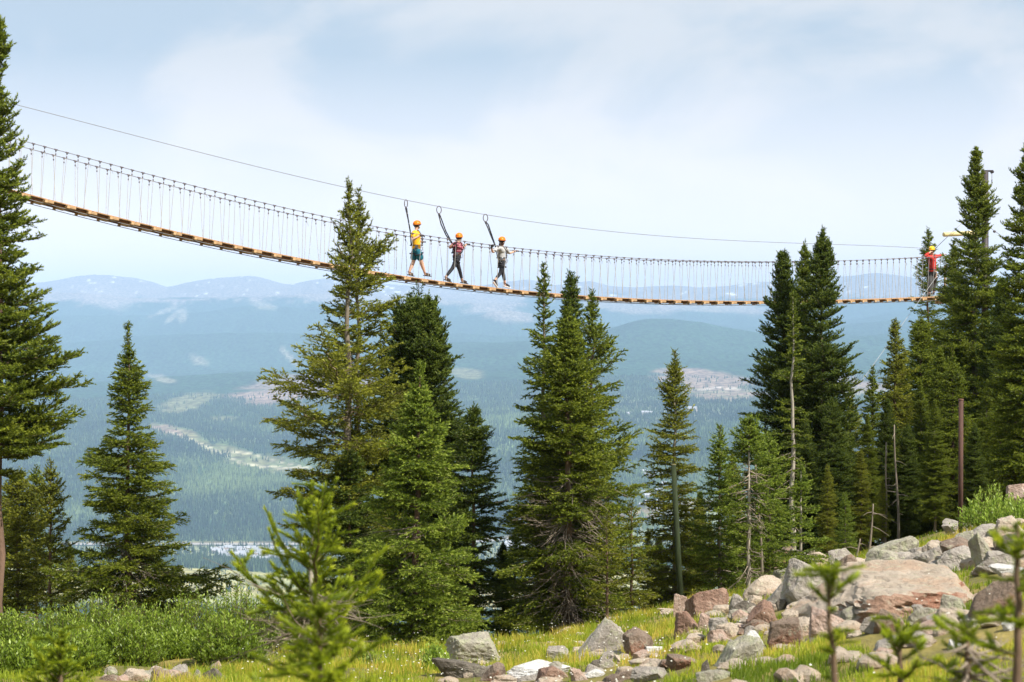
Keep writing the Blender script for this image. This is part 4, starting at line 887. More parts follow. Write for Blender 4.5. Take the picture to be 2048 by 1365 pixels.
# small white and pale pink flower heads
nf = 800; fx = rng.uniform(480, 2040, nf); fD = rng.uniform(12, 44, nf); k = (fx < 1340) | (rng.random(nf) < .25); fx, fD = fx[k], fD[k]; X = (fx-1024)/F*fD; Z = ground_z(X, fD)+rng.uniform(.10, .34, len(X))
o8 = np.array([[1, 0, 0], [-1, 0, 0], [0, 1, 0], [0, -1, 0], [0, 0, .7], [0, 0, -.5]]); f8 = np.array([[0, 2, 4], [2, 1, 4], [1, 3, 4], [3, 0, 4], [2, 0, 5], [1, 2, 5], [3, 1, 5], [0, 3, 5]])
V = (np.stack([X, fD, Z], -1)[:, None, :]+o8[None]*rng.uniform(.006, .011, (len(X), 1, 1))).reshape(-1, 3)
tag(mesh_np('wildflowers', V, (f8[None]+(np.arange(len(X))*6)[:, None, None]).reshape(-1, 3), mat('petals', (.78, .76, .68), .7, .1, 30)), 'tiny white flower heads dotted through the grass', 'flowers', kind='stuff')
# scattered small stones
sv, sf = ICO[3]; SV = []; SF = []; ns = 0
for i in range(330):
    px = rng.uniform(860, 2048) if rng.random() < .8 else rng.uniform(180, 700); D = rng.uniform(14, 42) if px > 800 else rng.uniform(15, 22); X = (px-1024)/F*D; r = rng.uniform(.03, .12)
    d = 1+.25*np.sin(sv@rng.normal(size=3)*2.5+i)+.12*np.sin(sv@rng.normal(size=3)*6); SV.append(sv*d[:, None]*np.array([r*1.3, r, r*.7])+np.array([X, D, float(ground_z(X, D))+r*.2])); SF.append(sf+ns); ns += len(sv)
tag(mesh_np('loose_stones', np.concatenate(SV), np.concatenate(SF), ROCK['tan']), 'small loose stones lying in the grass', 'stones', kind='stuff')

# ------------------------------------------------------------------ shrubs
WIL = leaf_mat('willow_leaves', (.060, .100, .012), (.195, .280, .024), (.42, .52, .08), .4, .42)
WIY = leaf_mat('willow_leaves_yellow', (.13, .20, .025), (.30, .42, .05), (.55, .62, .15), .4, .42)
WOODS = mat('shrub_wood', (.13, .09, .06), .95, .3, 8)
def shrub(px, ytop, D, wpx, label, seed, mt=WIL, nst=130, leaf=.042, name='willow_shrub', cat='shrub', group=None, up=.8, lf=26):
    rg = np.random.default_rng(seed); s = F/D; X = (px-1024)/F*D; gz = float(ground_z(X, D)); Hh = max((HY-ytop)/s-gz, .2); W = wpx/s/2
    root = empty(name, (X, D, gz), label, cat, group); mb = MB(); Lp = []; Ld = []
    for i in range(nst):
        a = rg.uniform(0, 6.283); q = math.sqrt(rg.random()); ex, ey = W*q*math.cos(a), W*.8*q*math.sin(a); hz2 = Hh*(1-.72*q*q)*rg.uniform(.6, 1.1)
        p0 = np.array([ex*.35, ey*.35, -.05]); p3 = np.array([ex, ey, hz2]); p1 = p0*.6+p3*.4+np.array([ex*.12, ey*.12, -.05]); p2 = p3*.75+p0*.25+np.array([ex*.1, ey*.1, 0])
        pts = np.array([p0, p1, p2, p3]); mb.tube(pts, [.007, .005, .003, .002], 3, cap=False)
        for t in np.linspace(.30, 1, lf):
            u = t*3; k_ = min(int(u), 2); p = pts[k_]+(pts[k_+1]-pts[k_])*(u-k_); dd = pts[k_+1]-pts[k_]; dd = dd/np.linalg.norm(dd); r = rg.normal(size=3); r -= dd*r.dot(dd); r /= np.linalg.norm(r)
            d = dd*up+r*.75; Lp.append(p); Ld.append(d/np.linalg.norm(d))
            if rg.random() < .55:
                r2 = rg.normal(size=3)*.05; Lp.append(p+r2); Ld.append((dd*up-r*.6)/np.linalg.norm(dd*up-r*.6))
    Lp = np.array(Lp); Ld = np.array(Ld); n_ = len(Lp); l = leaf*rg.uniform(.6, 1.25, (n_, 1)); sd = np.cross(Ld, rg.normal(size=(n_, 3))); sd /= np.linalg.norm(sd, axis=1, keepdims=True)
    V = np.stack([Lp, Lp+Ld*l*.5+sd*l*.17, Lp+Ld*l, Lp+Ld*l*.5-sd*l*.17], 1).reshape(-1, 3); k_ = np.arange(n_)[:, None]*4
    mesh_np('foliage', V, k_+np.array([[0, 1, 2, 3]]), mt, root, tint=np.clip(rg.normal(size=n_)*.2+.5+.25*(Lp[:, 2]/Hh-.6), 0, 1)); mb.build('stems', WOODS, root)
    return root
gL = 'willow thicket at lower left'
for i, (px, yt, D, w_, lab) in enumerate(((20, 1262, 30, 170, 'dark willow bush in the bottom left corner behind the little young fir'), (120, 1236, 33, 190, 'willow bush below the two low firs, left part of the thicket'), (215, 1218, 36, 200, 'willow bush right in front of the trunk of the lone pointed fir'),
        (300, 1232, 31, 220, 'round willow bush in the middle of the thicket'), (390, 1212, 36, 200, 'tall willow bush at the back, right of the lone pointed fir'), (480, 1208, 35, 190, 'bright willow bush at the back below the valley meadow'), (455, 1256, 29, 170, 'willow bush above the bottom rock pile, right part of the thicket'),
        (170, 1284, 29, 190, 'shaded willow bush at the front above the little young fir'), (350, 1280, 30, 150, 'small front willow bush just above the bottom rock pile'), (60, 1300, 25, 190, 'low dark willow bush at the very left bottom'), (545, 1232, 35, 150, 'willow bush behind the foreground young fir'),
        (260, 1290, 30, 130, 'low front willow bush beside the shaded one'), (600, 1250, 34, 120, 'small willow bush at the right end of the thicket'), (30, 1282, 25, 200, 'front willow bush in the very corner, in deep shade underneath'), (140, 1290, 27, 170, 'front willow bush right of the corner one'),
        (262, 1280, 29, 150, 'front willow bush above the triangular rock'), (370, 1290, 30, 130, 'front willow bush above the smooth leaning rock'))):
    shrub(px, yt-(30 if D > 25 else 12)+(i*37 % 23)-9, D, w_*.92, lab, 300+i, group=gL, nst=220, leaf=.058)
shrub(1990, 972, 45, 150, 'bright yellow-green willow bush on the crest near the right edge', 340, WIY, nst=120, leaf=.085, up=1.1, lf=16)
shrub(2046, 996, 44, 90, 'lower part of the bright willow growth cut by the right edge', 341, WIY, nst=70, leaf=.085, up=1.1, lf=16)
shrub(1935, 1010, 45, 60, 'small pale sprig of willow left of the bright bush', 342, WIY, nst=16, leaf=.08, up=.9, lf=12)
shrub(872, 1284, 26, 52, 'leafy green herb clump left of the rounded grey boulder', 343, WIY, nst=50, leaf=.055, name='herb_clump', cat='plant')
shrub(735, 1300, 28, 60, 'pale flowering herb clump by the reddish trunk foot', 344, WIL, nst=40, leaf=.04, name='herb_clump', cat='plant')
# heap of dead brush at the left edge
b_ = on(28, 37); mb = MB(); rg = np.random.default_rng(9)
for i in range(150):
    p = np.array([rg.normal()*.45, rg.normal()*.35, abs(rg.normal())*.14+.05]); d = rg.normal(size=3)*np.array([1, 1, .35]); d /= np.linalg.norm(d); l = rg.uniform(.25, .8)
    mb.tube([p-d*l/2, p+rg.normal(size=3)*.05, p+d*l/2], [.008, .007, .003], 4, cap=False)
tag(mb.build('brush_pile', DEAD, loc=b_), 'heap of grey dead branches at the left edge under the low firs', 'brush pile')

# ------------------------------------------------------------------ suspension footbridge
def sc_at(px): return 78-.01228*(px-70)           # pixels per metre along the bridge line
def plan(px): D = F/sc_at(px); return np.array([(px-1024)/F*D, D])
A0, A1 = plan(-170), plan(1905); LEN = float(np.linalg.norm(A1-A0)); U2 = (A1-A0)/LEN; N2 = np.array([-U2[1], U2[0]])    # N2 points away from the camera
def t_of(px): return float((plan(px)-A0)@U2)
def curve(pts, deg=4):
    t = np.array([t_of(p[0]) for p in pts]); z = np.array([(HY-p[1])/sc_at(p[0]) for p in pts]); return np.poly1d(np.polyfit(t, z, deg))
deck = curve([(-170, 330), (0, 377), (75, 396), (130, 410.5), (200, 429), (280, 449), (350, 466), (420, 482), (500, 499), (580, 515), (650, 528), (720, 540), (800, 552), (860, 561), (930, 570), (1000, 578), (1060, 584), (1120, 589), (1200, 594), (1300, 599), (1400, 601.5), (1500, 602), (1600, 601), (1700, 599), (1800, 596), (1905, 592)], 5)
rail = curve([(-170, 232), (0, 277), (60, 292), (97, 303), (132, 311), (175, 323), (218, 335), (259, 345.5), (303, 356), (368, 372.6), (440, 390), (499, 404.7), (534, 412), (572, 421.6), (628, 433), (666, 441), (750, 457), (803, 468), (856, 476.7), (884, 482), (953, 491.6), (1046, 501), (1095, 505), (1169, 511.6), (1227, 516), (1282, 519), (1400, 523), (1500, 524), (1600, 524), (1700, 521.5), (1740, 520.6), (1828, 516), (1905, 511)], 5)
line = curve([(-170, 160), (0, 201), (132, 234), (287, 278), (512, 333), (700, 375), (810, 402), (877, 413), (970, 431), (1200, 460), (1400, 477), (1600, 488), (1850, 497)], 4)
HB = .34; HT = .44       # half width at the deck and between the hand cables
def W3(t, n, z): return np.array([A0[0]+U2[0]*t+N2[0]*n, A0[1]+U2[1]*t+N2[1]*n, z])
_dn = F  # near edge height as seen; the cables were read from their own (nearer) line, so no further shift is needed
wood_a = mat('bridge_wood_new', (.44, .28, .145), .75, .25, 5, bump=.004, bscale=40, stretch=(1, 4, 4)); wood_b = mat('bridge_wood_tread', (.40, .235, .12), .8, .3, 5, bump=.004, bscale=40, stretch=(4, 4, 1))
wood_c = mat('bridge_wood_dark', (.22, .10, .05), .85, .3, 5); rope = mat('pale_rope', (.46, .445, .43), .8, .15, 30); steel = mat('steel_cable', (.24, .24, .25), .5, .15, 40, metal=.6)
knot = mat('rope_clamp', (.13, .11, .12), .6, .3, 20); black = mat('black_webbing', (.025, .025, .03), .8, .3, 30); alu = mat('grey_metal', (.30, .30, .32), .4, .1, 30, metal=.8)
br = empty('rope_bridge', W3(0, 0, float(deck(0))), 'long wooden plank suspension footbridge sagging across the view on thin cables', 'bridge')
B0 = np.array(br.location)
def fr(t):
    sl = float(deck.deriv()(t)); u = np.array([U2[0], U2[1], sl]); u /= np.linalg.norm(u); n = np.array([N2[0], N2[1], 0.0]); return np.stack([u, n, np.cross(u, n)], 1)
PIT = .62; npit = int(LEN/PIT); tt = np.linspace(0, LEN, 90)
for k_ in range(npit):
    t = (k_+.5)*PIT; M_ = fr(t); a_ = random.uniform(-.035, .035); M_ = M_@np.array([[math.cos(a_), -math.sin(a_), 0], [math.sin(a_), math.cos(a_), 0], [0, 0, 1]]); c = W3(t, random.uniform(-.015, .015), float(deck(t))); up = M_[:, 2]
    mb = MB(); j = random.uniform(-.012, .012)
    mb.box(np.zeros(3), (.27, HB*2+.06+j, .064), bev=.006); mb.box((-.10, -(HB+.045), -.01), (.075, .05, .076), bev=.004); mb.box((-.10, HB+.045, -.01), (.075, .05, .09), bev=.004)
    mb.box((.02, 0, -.052), (.06, .10, .03))
    o = mb.build('cross_beam', wood_a, br, loc=c-up*.070-B0); o.rotation_euler = Matrix(M_.tolist()).to_euler()
for k_ in range(npit//2+1):
    t0 = k_*PIT*2-.3; t1 = min(t0+PIT*2-.012, LEN); t0 = max(t0, 0)
    if t1-t0 < .2: continue
    tm = (t0+t1)/2; M_ = fr(tm); c = W3(tm, 0, float(deck(tm)))
    for n_, off in ((-1, -.235), (0, 0), (1, .235)):
        tm2 = tm; mb = MB(); mb.box(np.zeros(3), ((t1-t0)*1.003  , .195, .030), bev=.004)
        o = mb.build('tread_plank', wood_b, br, loc=c+M_[:, 1]*off-M_[:, 2]*.020-B0); o.rotation_euler = Matrix(M_.tolist()).to_euler()
mb = MB()
for n_ in (-.25, .25): mb.tube([W3(t, n_, float(deck(t))-.075)-B0 for t in tt], .030, 4)
mb.build('stringer', wood_c, br)
for n_, z_, nm in ((-HB, -.145, 'deck_cable'), (HB, -.145, 'deck_cable')):
    mb = MB(); mb.tube([W3(t, n_, float(deck(t))+z_)-B0 for t in tt], .009, 5); mb.build(nm, steel, br, True)
for n_ in (-HT, HT):
    mb = MB(); mb.tube([W3(t, n_, float(rail(t)))-B0 for t in tt], .0105, 6); mb.build('hand_cable', steel, br, True)
# hangers: thin ropes tied to the hand cables, each with a dark clamp and a loose tail
HP = .31; nh = int(LEN/HP); hang = []; rg = np.random.default_rng(2)
for k_ in range(nh):
    for sd in (-1, 1):
        t = (k_+.5+(.12 if sd > 0 else 0))*HP; sl = -float(deck.deriv()(t)); tb = t-.16*sl*1.6+rg.normal()*.025+(-.05 if (k_ % 2) else .05)*(1 if sd > 0 else -.4)
        hang.append((t, tb, sd))
hang.sort(key=lambda h: math.hypot(*(W3(h[0], h[2]*HT, 0)[:2])))
t_vis = t_of(40)
vis = [h for h in hang if h[0] > t_vis]; rest = [h for h in hang if h[0] <= t_vis]+vis[100:]
RR = MB(); 
def hanger(mb, cl, t, tb, sd, org):
    top = W3(t, sd*HT, float(rail(t))); bot = W3(tb, sd*(HB+.01), float(deck(tb))-.02); d = (bot-top)
    a = top+d*.09; mid = (top+bot)/2+np.array([0, 0, .0])
    mb.tube([top+np.array([0, 0, .01])-org, a-org, mid-org, bot-org], [.0055, .0065, .007, .007], 4, cap=False)
    if rg.random() < .45:
        q = U2*rg.choice([-1, 1]); mb.tube([a-org, a+d*.04+np.array([q[0]*.05, q[1]*.05, 0])-org, a+d*.10+np.array([q[0]*.08, q[1]*.08, 0])-org], [.006, .005, .003], 3, cap=False)
    u = np.array([U2[0], U2[1], float(rail.deriv()(t))])
    cl.tube([top-u*.045-org, top+u*.045-org], .019, 6); cl.tube([top-org, top+d*.045-org], [.028, .013], 6); cl.ball(a-org, (.018, .018, .03), nu=6, nv=4)
for h in vis[:100]:
    org = W3(h[0], h[2]*HT, float(rail(h[0]))); m1, m2 = MB(), MB(); hanger(m1, m2, *h, org); o = m1.build('hanger_rope', rope, br, loc=org-B0); m2.build('clamp', knot, o)
m1, m2 = MB(), MB()
for h in rest: hanger(m1, m2, *h, B0)
o = m1.build('hanger_rope', rope, br); tag(o, kind='stuff'); o = m2.build('clamp', knot, br); tag(o, kind='stuff')
# safety line above the bridge
mb = MB(); te = t_of(1862); mb.tube([W3(t, 0, float(line(t))) for t in np.linspace(0, te, 90)], .0085, 6)
tag(mb.build('safety_cable', steel, smooth=True), 'single thin steel cable strung high above the bridge that the straps hang from', 'cable')

# ------------------------------------------------------------------ platform, mast, posts, guys at the right end
PX0 = t_of(1862); s1 = sc_at(1905); Dp = F/s1
mp_ = P(1970, 343, 76.5)
gzm = float(ground_z(mp_[0], 76.5)); mast = empty('steel_mast', (mp_[0], 76.5, gzm), 'dark steel mast with a bracket on top rising behind the tall fir at right', 'mast')
dk_ = mat('mast_steel', (.055, .045, .05), .6, .3, 3, metal=.2); Hm = mp_[2]-gzm
mb = MB(); mb.tube([(0, 0, -.2), (0, 0, Hm*.5), (0, 0, Hm)], [.17, .15, .125], 12); mb.build('pole', dk_, mast, True)
mb = MB(); mb.box((.08, 0, Hm+.01), (.42, .16, .06), bev=.01); mb.tube([(.26, -.1, Hm-.03), (.26, .1, Hm-.03)], .05, 10); mb.build('bracket', dk_, mast)
mb = MB(); mb.tube([(.25, 0, Hm), (.25, 0, Hm-.45)], .008, 5); mb.box((.25, 0, Hm-.36), (.03, .03, .12)); mb.build('pull_line', knot, mast)
# horizontal peeled log on the mast
q0 = P(1887, 469.5, 75.4); q1 = P(1958, 466, 76.0); mb = MB(); mb.tube([q0, q0*.985+q1*.015, (q0+q1)/2, q1], [.075, .085, .088, .09], 14)
tag(mb.build('log_beam', mat('peeled_log', (.62, .52, .26), .7, .15, 6, stretch=(.3, 3, 3)), smooth=True), 'pale yellow horizontal log sticking out to the left from the mast fir', 'log beam')
# timber platform
pc = P(1944, 596, 76.3); plat = empty('timber_platform', pc, 'timber platform round the mast where the bridge ends, hidden by firs', 'platform')
mb = MB()
for i in range(11): mb.box((-1.15+.23*i, 0, 0), (.215, 1.7, .045), bev=.005)
mb.build('decking', wood_b, plat)
mb = MB(); 
for y in (-.7, 0, .7): mb.box((0, y, -.12), (2.4, .09, .19), bev=.005)
mb.build('joists', wood_a, plat)
rb_ = mat('orange_steel', (.42, .11, .03), .6, .25, 5); qb = P(1926, 622, 75.5)-pc; mb = MB(); mb.box(qb, (.62, .5, .40), bev=.03); mb.box(qb+np.array([0, 0, .26]), (.74, .3, .06), bev=.01); mb.box(qb+np.array([0, -.26, 0]), (.66, .02, .05)); mb.build('bracket_box', rb_, plat)
qb = P(2001, 592, 75.9)-pc; mb = MB(); mb.box(qb, (.42, .09, .22), bev=.01); mb.build('end_board', mat('orange_board', (.50, .22, .07), .7, .2, 5), plat)
mb = MB()
for x in (1890,): q = P(x, 560, 75.6)-pc; mb.tube([(q[0], q[1], -.1), (q[0], q[1], 1.15)], .045, 8)
mb.build('railing_post', wood_a, plat)
# guys
def guy(pts, r, lab, m_=rope):
    mb = MB(); mb.tube([P(*p) for p in pts], r, 5); return tag(mb.build('guy_rope', m_, smooth=True), lab, 'guy rope')
guy([(1968, 402, 76), (1935, 437, 75.6), (1916, 454, 75.3), (1872, 496, 74.8)], .011, 'short dark line from the mast fir down to the end of the safety cable', steel)
guy([(1897, 520, 74.8), (1655, 858, 61)], .007, 'long white guy rope slanting down left from the end of the bridge', mat('white_rope', (.36, .36, .36), .8, .05, 30))
guy([(1975, 452, 76.6), (1990, 463, 77), (2008, 476, 77.6), (2060, 512, 79)], .009, 'thin line running down right from the mast between the two big firs', steel)
for p_ in ((1989, 463.5, 77),): 
    mb = MB(); mb.ball(P(*p_), (.06, .05, .05), nu=8, nv=6); tag(mb.build('insulator', knot), 'small dark clamp on the thin line right of the mast', 'cable clamp')
# green post
b_ = on(1363, 40, .25); tp = P(1347, 930, 40.4); gp = empty('wooden_post', b_, 'dark green post leaning slightly in front of the slender fir', 'post')
d = tp-b_; mb = MB(); mb.tube([(0, 0, 0), d*.5, d], [.062, .055, .048], 12); mb.build('shaft', mat('green_paint', (.022, .032, .010), .85, .4, 3, stretch=(6, 6, .6)), gp, True)
mb = MB(); mb.tube([d*1.0, d+np.array([0, 0, .012])], [.050, .046], 12); mb.build('cap', mat('post_end', (.16, .14, .07), .9, .2, 8), gp)
# rusty brown post
b_ = on(1921, 46, .2); tp = P(1922, 801, 46); rp = empty('steel_post', b_, 'rusty brown steel post standing in front of the dark firs at right', 'post'); d = tp-b_
mb = MB(); mb.tube([(0, 0, 0), d*.5, d], .052, 14); mb.build('shaft', mat('rusty_steel', (.085, .043, .032), .8, .3, 4, stretch=(3, 3, .6)), rp, True)
mb = MB(); mb.tube([d, d+np.array([0, 0, .03])], .058, 14); mb.build('cap', mat('rusty_cap', (.19, .10, .07), .7, .2, 8), rp)
mb = MB(); mb.tube([(0, 0, .15), (0, 0, .22)], .072, 14); mb.build('collar', mat('rusty_cap', (.19, .10, .07)), rp)

# ------------------------------------------------------------------ people
def skin_obj(name, chains, material, parent, sub=2, root_loc=(0, 0, 0), smooth=True):
    """chains: dict of joints name->(pos, radius) and edges list; one skinned, continuous surface"""
    bm = bmesh.new(); lay = bm.verts.layers.skin.verify(); joints, edges, rootn = chains; vs = {}
    for k, (p, r) in joints.items():
        v = bm.verts.new([float(x) for x in p]); rr = r if isinstance(r, tuple) else (r, r); v[lay].radius = rr; v[lay].use_root = (k in rootn); vs[k] = v
    for a, b in edges: bm.edges.new((vs[a], vs[b]))
    me = bpy.data.meshes.new(name); bm.to_mesh(me); bm.free(); me.materials.append(material)
    o = bpy.data.objects.new(name, me); COL.objects.link(o); o.parent = parent; o.location = root_loc
    m = o.modifiers.new('skin', 'SKIN'); m.use_smooth_shade = smooth; m.branch_smoothing = .3; s = o.modifiers.new('sub', 'SUBSURF'); s.levels = 1; s.render_levels = sub
    return o
SKINM = mat('skin', (.55, .33, .23), .55, .12, 12); SKIN2 = mat('skin_tanned', (.42, .24, .16), .55, .12, 12)
def person(px0, py_feet, J, label, cloth, D=None, rootn=None):
    """J: joints as (px, py, side) read in the picture at the person's own distance; side > 0 is away from the camera"""
    sc = sc_at(px0); D0 = F/sc; t0 = t_of(px0); fx = U2[0]; base = W3(t0, 0, (HY-py_feet)/sc)
    def Q(px, py, s): 
        f_ = ((px-px0)/sc-N2[0]*s)/fx; z = (HY-py)/sc-base[2]+(s*N2[1])*0; return np.array([U2[0]*f_+N2[0]*s, U2[1]*f_+N2[1]*s, z*(1+(U2[1]*f_+N2[1]*s)/D0)+((HY-py_feet)/sc)*((U2[1]*f_+N2[1]*s)/D0)])
    root = empty('person', base, label, 'person'); j = {k: Q(*v) for k, v in J.items()}
    return root, j
def ring(mb, c, a, b, up, ra, rb, r, n=18, tilt=0):
    pts = [c+a*ra*math.cos(t)+b*rb*math.sin(t)+up*tilt*math.cos(t) for t in np.linspace(0, 2*math.pi, n)]; mb.tube(pts, r, 6, cap=False)
def build_person(px0, feet, J, label, o):
    root, j = person(px0, feet, J, label, o)
    U3 = np.array([U2[0], U2[1], 0.0]); N3 = np.array([N2[0], N2[1], 0.0]); Z3 = np.array([0, 0, 1.0]); face = o.get('face', U3); face = face/np.linalg.norm(face); side = np.cross(Z3, face)
    sk = o['skin']; w_ = o.get('build', 1.0); hd = j['head']; nk = j['neck']; ch = nk-Z3*.13; pv = j['pelvis']; ws = pv*.60+ch*.40; mid = pv*.25+ch*.75
    body = {'pelvis': (pv, .115*w_), 'waist': (ws, .100*w_), 'mid': (mid, .120*w_), 'chest': (ch, .125*w_), 'neck': (nk-Z3*.01, .058), 'jaw': (hd-Z3*.055+face*.012, .066), 'head': (hd+Z3*.02, .082), 'crown': (hd+Z3*.085, .062)}
    E = [('pelvis', 'waist'), ('waist', 'mid'), ('mid', 'chest'), ('chest', 'neck'), ('neck', 'jaw'), ('jaw', 'head'), ('head', 'crown')]
    for s_, sg in (('n', -1), ('f', 1)):
        sh, el, wr = j['sh_'+s_], j['el_'+s_], j['wr_'+s_]; hp = pv+N3*sg*.085-Z3*.05 if not o.get('front') else pv+side*sg*.09-Z3*.05; kn, an = j['kn_'+s_], j['an_'+s_]; ft = an+(U3 if not o.get('front') else face)*.12-Z3*.045
        if 'toe_'+s_ in j: ft = j['toe_'+s_]
        body.update({'cl'+s_: (ch*.35+sh*.65+Z3*.01, .062*w_), 'sh'+s_: (sh, .056*w_), 'ua'+s_: ((sh+el)/2, .047*w_), 'el'+s_: (el, .039*w_), 'fa'+s_: (el*.6+wr*.4, .037*w_), 'wr'+s_: (wr, .026), 'pm'+s_: (wr+(j['hd_'+s_]-wr)*.5, (.036, .020)),
                     'hp'+s_: (hp, .092*w_), 'th'+s_: ((hp+kn)/2, .078*w_), 'kn'+s_: (kn, .054*w_), 'cf'+s_: (kn*.62+an*.38, .053*w_), 'an'+s_: (an, .034), 'he'+s_: (an-Z3*.045, .036), 'ft'+s_: (ft, .030)})
        E += [('chest', 'cl'+s_), ('cl'+s_, 'sh'+s_), ('sh'+s_, 'ua'+s_), ('ua'+s_, 'el'+s_), ('el'+s_, 'fa'+s_), ('fa'+s_, 'wr'+s_), ('wr'+s_, 'pm'+s_), ('pelvis', 'hp'+s_), ('hp'+s_, 'th'+s_), ('th'+s_, 'kn'+s_), ('kn'+s_, 'cf'+s_), ('cf'+s_, 'an'+s_), ('an'+s_, 'he'+s_), ('he'+s_, 'ft'+s_)]
    roots = ['pelvis']; gl = {}; gE = []; gr = []
    for s_, sg in (('n', -1), ('f', 1)):
        wr, hh = j['wr_'+s_], j['hd_'+s_]; dr = (hh-wr)/np.linalg.norm(hh-wr); ax = np.cross(dr, Z3); ax /= max(np.linalg.norm(ax), 1e-6); dn = np.cross(ax, dr); dn = dn if dn[2] < 0 else -dn; pm = wr+dr*.075
        tgt, te_, tr_ = (gl, gE, gr) if o.get('glove') else (body, E, roots)
        if o.get('glove'): gl.update({'w'+s_: (wr-dr*.03, .031), 'w2'+s_: (wr+dr*.02, .034), 'p'+s_: (pm, (.044, .026))}); gE += [('w'+s_, 'w2'+s_), ('w2'+s_, 'p'+s_)]; gr.append('w'+s_)
        for i, (off, ln_) in enumerate(((-.030, .072), (-.010, .080), (.010, .074), (.029, .058))):
            p0 = pm-dr*.02+ax*off; p1 = pm+dr*(ln_*.45+.01)+ax*off*1.25+dn*.010; p2 = p1+(dr*.75+dn*.65)*ln_*.38; p3 = p2+(dr*.35+dn*.94)*ln_*.30; nm = 'q%s%d' % (s_, i)
            for a_, (pp, r_) in enumerate(((p0, .010), (p1, .0095), (p2, .009), (p3, .0075))): tgt[nm+str(a_)] = (pp, r_*(1.2 if o.get('glove') else 1))
            te_ += [(nm+'0', nm+'1'), (nm+'1', nm+'2'), (nm+'2', nm+'3')]; tr_.append(nm+'0')
        p0 = wr+dr*.035-ax*.018; p1 = p0-ax*.032+dr*.02+dn*.008; p2 = p1+dr*.03-ax*.008+dn*.012; nm = 't'+s_
        for a_, (pp, r_) in enumerate(((p0, .013), (p1, .011), (p2, .009))): tgt[nm+str(a_)] = (pp, r_)
        te_ += [(nm+'0', nm+'1'), (nm+'1', nm+'2')]; tr_.append(nm+'0')
    # nose and ears belong to the body surface
    body['n0'] = (hd+face*.070+Z3*.012, .014); body['n1'] = (hd+face*.102-Z3*.012, .012); E.append(('n0', 'n1')); roots.append('n0')
    for sg in (-1, 1): a_ = 'e%d' % sg; body[a_+'0'] = (hd+side*sg*.078+Z3*.018, .012); body[a_+'1'] = (hd+side*sg*.088-Z3*.018, .011); E.append((a_+'0', a_+'1')); roots.append(a_+'0')
    skin_obj('body', (body, E, roots), sk, root)
    if gl: skin_obj('gloves', (gl, gE, gr), o['glove'], root)
    # eyes, brows and mouth
    mb = MB(); 
    for sg in (-1, 1): mb.ball(hd+face*.076+side*sg*.030+Z3*.020, (.011, .011, .008), nu=8, nv=6)
    mb.build('eyes', mat('eye_dark', (.04, .03, .025), .3, .1, 9), root, True)
    mb = MB(); mb.tube([hd+face*.074+side*-.024-Z3*.048, hd+face*.084-Z3*.046, hd+face*.074+side*.024-Z3*.048], .006, 5); mb.build('mouth', mat('lips', (.36, .13, .10), .6, .1, 9), root, True)
    # upper garment
    r_ = 1.14; S = {k: (v[0], (v[1][0]*r_+.010, v[1][1]*r_+.010) if isinstance(v[1], tuple) else v[1]*r_+.010) for k, v in body.items()}
    g = {k: S[k] for k in ('waist', 'mid', 'chest', 'cln', 'clf', 'shn', 'shf', 'uan', 'uaf')}; g['hem'] = (pv+Z3*(.0-o.get('hem', .02)), .122*w_*r_); g['col'] = (nk-Z3*.045, .074); ge = [('hem', 'waist'), ('waist', 'mid'), ('mid', 'chest'), ('chest', 'col')]
    for s_ in 'nf':
        ge += [('chest', 'cl'+s_), ('cl'+s_, 'sh'+s_), ('sh'+s_, 'ua'+s_)]
        if o.get('sleeve', 'short') == 'long': g['el'+s_] = S['el'+s_]; g['fa'+s_] = S['fa'+s_]; g['cu'+s_] = (j['wr_'+s_]*.85+j['el_'+s_]*.15, .036); ge += [('ua'+s_, 'el'+s_), ('el'+s_, 'fa'+s_), ('fa'+s_, 'cu'+s_)]
        elif o.get('sleeve') == 'elbow': g['el'+s_] = S['el'+s_]; ge += [('ua'+s_, 'el'+s_)]
        else: g['sl'+s_] = (j['sh_'+s_]*.3+j['el_'+s_]*.7, .062*w_); ge += [('ua'+s_, 'sl'+s_)]
    skin_obj(o.get('topname', 'shirt'), (g, ge, ['waist']), o['top'], root)
    # lower garment
    g = {'w': (pv+Z3*.07, .118*w_), 'pelvis': (pv, .128*w_)}; ge = [('w', 'pelvis')]
    for s_ in 'nf':
        g['hp'+s_] = (body['hp'+s_][0], .104*w_); g['th'+s_] = (body['th'+s_][0], (.100 if o.get('shorts') else .084)*w_); ge += [('pelvis', 'hp'+s_), ('hp'+s_, 'th'+s_)]
        kn, an = j['kn_'+s_], j['an_'+s_]; th = body['th'+s_][0]
        if o.get('shorts'): g['kn'+s_] = (kn*.9+th*.1, .092*w_); ge.append(('th'+s_, 'kn'+s_))
        else:
            lo = o.get('leg', 1.0); kr = .060 if not o.get('loose') else .074; g['kn'+s_] = (kn, kr*w_); g['cf'+s_] = (kn*.62+an*.38, (.058 if not o.get('loose') else .072)*w_); g['cu'+s_] = (kn*(1-lo*.94)+an*lo*.94, .043 if not o.get('loose') else .066); ge += [('th'+s_, 'kn'+s_), ('kn'+s_, 'cf'+s_), ('cf'+s_, 'cu'+s_)]
    skin_obj('shorts' if o.get('shorts') else 'trousers', (g, ge, ['pelvis']), o['bottom'], root)
